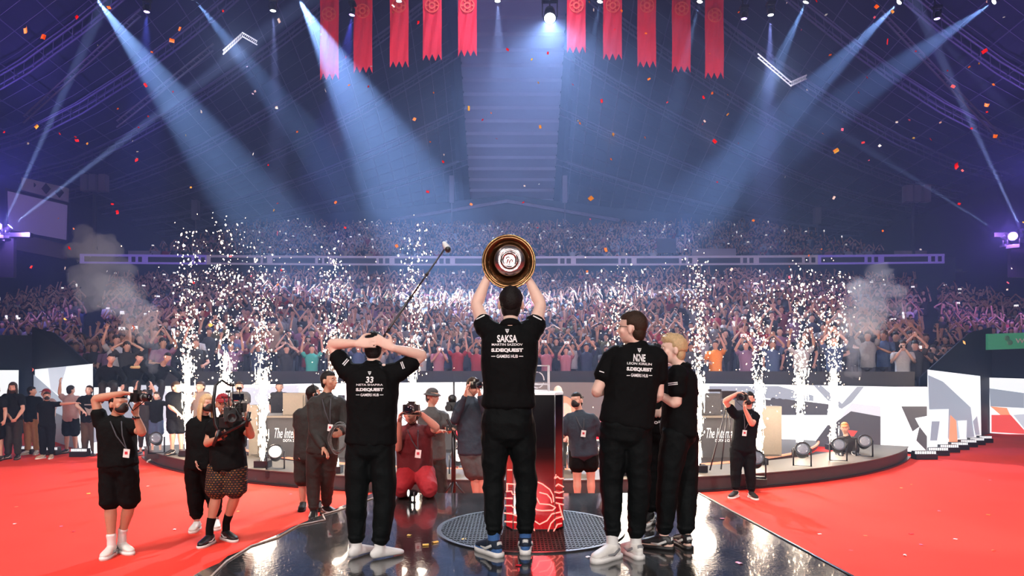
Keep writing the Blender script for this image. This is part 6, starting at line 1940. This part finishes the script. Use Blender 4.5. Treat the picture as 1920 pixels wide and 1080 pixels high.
def team_print(body, Y, big, sub, u, v0, sc, rot=0.0, narrow=1.0):
    """emblem, gamer tag, full name, team name and sponsor line, top to bottom"""
    T = []
    for k, pl_ in enumerate(logo_v(u, v0, 1.0 * sc)): T.append(('printed_emblem', 'poly', pl_))
    w_ = narrow
    T.append(('gamer_name_print', 'text', big, u, v0 + 14 * sc, (38 if len(big) > 2 else 17) * sc * w_ * (1 if len(big) != 4 else .74), 14 * sc, .03, .12 if len(big) == 2 else 0, rot))
    T.append(('full_name_print', 'text', sub, u, v0 + 25 * sc, 58 * sc * w_, 4.4 * sc, .02, 0, rot))
    T.append(('team_name_print', 'text', 'S.DEQUEST', u, v0 + 36 * sc, 60 * sc * w_, 8 * sc, .06, 0, rot))
    T.append(('sponsor_print', 'text', 'GAMERS HUB', u, v0 + 47 * sc, 40 * sc * w_, 6 * sc, .02, 0, rot))
    for sx in (-1, 1):
        x0 = u + sx * 22 * sc * w_; x1 = u + sx * 30 * sc * w_
        T.append(('sponsor_line_print', 'poly', [(x0, v0 + 46.3 * sc), (x1, v0 + 46.3 * sc), (x1, v0 + 47.7 * sc), (x0, v0 + 47.7 * sc)]))
    shirt_print(body, T, Y)
team_print(saksa, 5.03, 'SAKSA', 'MARTIN SAZDOV', 951, 621, 1.0)
team_print(p33, 4.98, '33', 'NETA SHAPIRA', 693, 700, .86)
team_print(nine, 4.93, 'NINE', 'LEON KIRILIN', 1199, 657, 1.0, -.05, .80)
def stripes(body, Y, ctr, along, wid, n=2):
    """white bands near a sleeve hem"""
    T = []
    (u, v), (du, dv) = ctr, along
    for k in range(n):
        ou, ov = u + k * 3.6 * du, v + k * 3.6 * dv
        a = (-dv * wid / 2, du * wid / 2)
        T.append(('sleeve_stripe', 'poly', [(ou - a[0], ov - a[1]), (ou + a[0], ov + a[1]), (ou + a[0] + du * 2, ov + a[1] + dv * 2), (ou - a[0] + du * 2, ov - a[1] + dv * 2)]))
    shirt_print(body, T, Y)
stripes(saksa, 5.03, (900, 594), (.45, .9), 18, 1); stripes(saksa, 5.03, (1008, 595), (-.45, .9), 18, 1)
stripes(p33, 4.98, (646, 677), (.75, .65), 14); stripes(p33, 4.98, (757, 684), (-.8, .3), 16)
stripes(nine, 4.93, (1128, 698), (.3, -.9), 10, 1)
stripes(blond, 5.25, (1262, 722), (-.1, -.9), 20)
shirt_print(dark5, [('chest_print', 'text', 'o=', 1234, 792, 16, 6, .03, 0, 0)], 6.05)
# ================================================================== CONFETTI
rc = random.Random(21)
CC = {'red': (.85, .01, .03), 'orange': (.95, .20, .03), 'gold': (.90, .55, .10), 'white': (.85, .82, .80), 'pink': (.85, .15, .28)}
CM = {k: M('confetti_' + k, v, .5, var=.1) for k, v in CC.items()}
cmesh = []
for q in range(4):
    mb = MB()
    w, h = (.020, .030) if q < 2 else (.024, .022)
    bend = (.004, .010, .0, .007)[q]
    pts = [(-w, 0), (-w * .4, bend), (w * .4, bend), (w, 0)]
    top = [Vector((x, z, h)) for x, z in pts]; bot = [Vector((x, z, -h)) for x, z in pts]
    if q == 3: top = [v * .8 for v in top]
    for i in range(3): mb.quad(bot[i], bot[i + 1], top[i + 1], top[i])
    me = bpy.data.meshes.new('confetti'); 
    o_ = Vector((0, .0012, 0))
    n0 = len(mb.v); base = list(mb.v); bf = list(mb.f)
    mb.add([v + o_ for v in base], [tuple(reversed(f)) for f in bf])
    me.from_pydata(mb.v, [], mb.f); me.materials.append(CM['red']); cmesh.append(me)
AREA = [(320, 'high over the far left'), (600, 'between the left beams'), (860, 'under the left banners'), (1060, 'before the ridge band'), (1360, 'under the right banners'), (1640, 'between the right beams'), (2000, 'high over the far right')]
AREAL = [(320, 'low over the far left crowd'), (600, 'around the left fountains'), (860, 'near the boom pole'), (1060, 'around the lifted shield'), (1360, 'over the crowd right of the shield'), (1640, 'around the right fountains'), (2000, 'low over the far right crowd')]
def piece(u, v, Y, col, size=1.0, floor=None):
    o = bpy.data.objects.new('confetti', rc.choice(cmesh)); C.objects.link(o)
    o.material_slots[0].link = 'OBJECT'; o.material_slots[0].material = CM[col]
    o.location = P(u, v, Y)
    if floor is not None:
        o.location.z = floor + .004
        o.rotation_euler = (PI / 2 + rc.uniform(-.1, .1), 0, rc.uniform(0, PI))
        o.rotation_euler = (PI / 2, rc.uniform(0, PI), rc.uniform(0, PI))
        o.rotation_euler = Matrix.Rotation(rc.uniform(0, 6), 3, 'Z').to_4x4().to_euler()
        o.rotation_euler.x = PI / 2
        where = 'lying on the stage' if floor > .3 else ('lying on the carpet left of the stage' if u < 960 else 'lying on the carpet right of the stage')
    else:
        o.rotation_euler = (rc.uniform(-1.1, 1.1), rc.uniform(-3, 3), rc.uniform(-1, 1))
        where = next(n for l, n in (AREA if v < 330 else AREAL) if u < l)
    o.scale = (size, size, size)
    tag(o, 'small %s paper confetti piece %s' % (col, where), 'confetti', '%s confetti %s' % (col, where))
for u, v, Y, c, s in ((47, 55, 7, 'orange', 1.3), (81, 70, 7.5, 'orange', 1.1), (248, 616, 7, 'orange', 1.6), (1108, 372, 8, 'gold', 1.2), (1567, 283, 8, 'gold', 1.1), (1850, 197, 8, 'orange', 1.1), (1795, 310, 6.5, 'red', 1.3),
                      (322, 76, 8, 'orange', 1), (337, 54, 9, 'orange', .9), (205, 14, 8, 'orange', 1), (143, 33, 8, 'red', 1), (144, 263, 8, 'red', 1), (68, 238, 9, 'gold', 1), (256, 300, 9, 'red', 1), (1866, 256, 8, 'orange', 1), (1643, 13, 8, 'orange', 1), (1665, 78, 8, 'red', 1),
                      (1846, 96, 8, 'red', 1), (1787, 162, 9, 'red', 1), (1340, 265, 9, 'red', 1), (1320, 182, 9, 'red', 1), (879, 203, 9, 'gold', 1), (1013, 238, 9, 'gold', .8), (1151, 253, 8, 'gold', 1), (784, 42, 8, 'red', .9), (520, 437, 8, 'pink', 1), (394, 609, 8, 'gold', 1),
                      (60, 693, 8, 'red', 1), (1808, 642, 9, 'gold', 1), (219, 398, 8, 'red', 1), (130, 466, 9, 'red', 1), (59, 500, 9, 'red', 1)):
    piece(u, v, Y, c, s)
for i in range(150):
    u = rc.uniform(0, 1920); v = rc.betavariate(1.1, 1.5) * 640
    if 880 < u < 1030 and v > 430: continue
    piece(u, v, rc.uniform(8.5, 16), rc.choice(['red'] * 5 + ['orange'] * 4 + ['gold'] * 2 + ['white'] * 4 + ['pink'] * 2), rc.uniform(.6, 1.0))
for i in range(44):
    if i < 18:
        u, v = rc.uniform(1320, 1900), rc.uniform(900, 1060); fl = 0
        if u < 1310 + (v - 925) * 1.9 + 30: continue
    elif i < 28:
        u, v = rc.uniform(20, 560), rc.uniform(900, 1060); fl = 0
        if u > 330: v = min(v, 960)
    else:
        u, v = rc.uniform(620, 1400), rc.uniform(965, 1070); fl = STAGE
    Y = (CAMZ - fl) * F / (v - 692)
    piece(u, v, Y, rc.choice(['orange', 'gold', 'white', 'red', 'pink']), .8, fl)
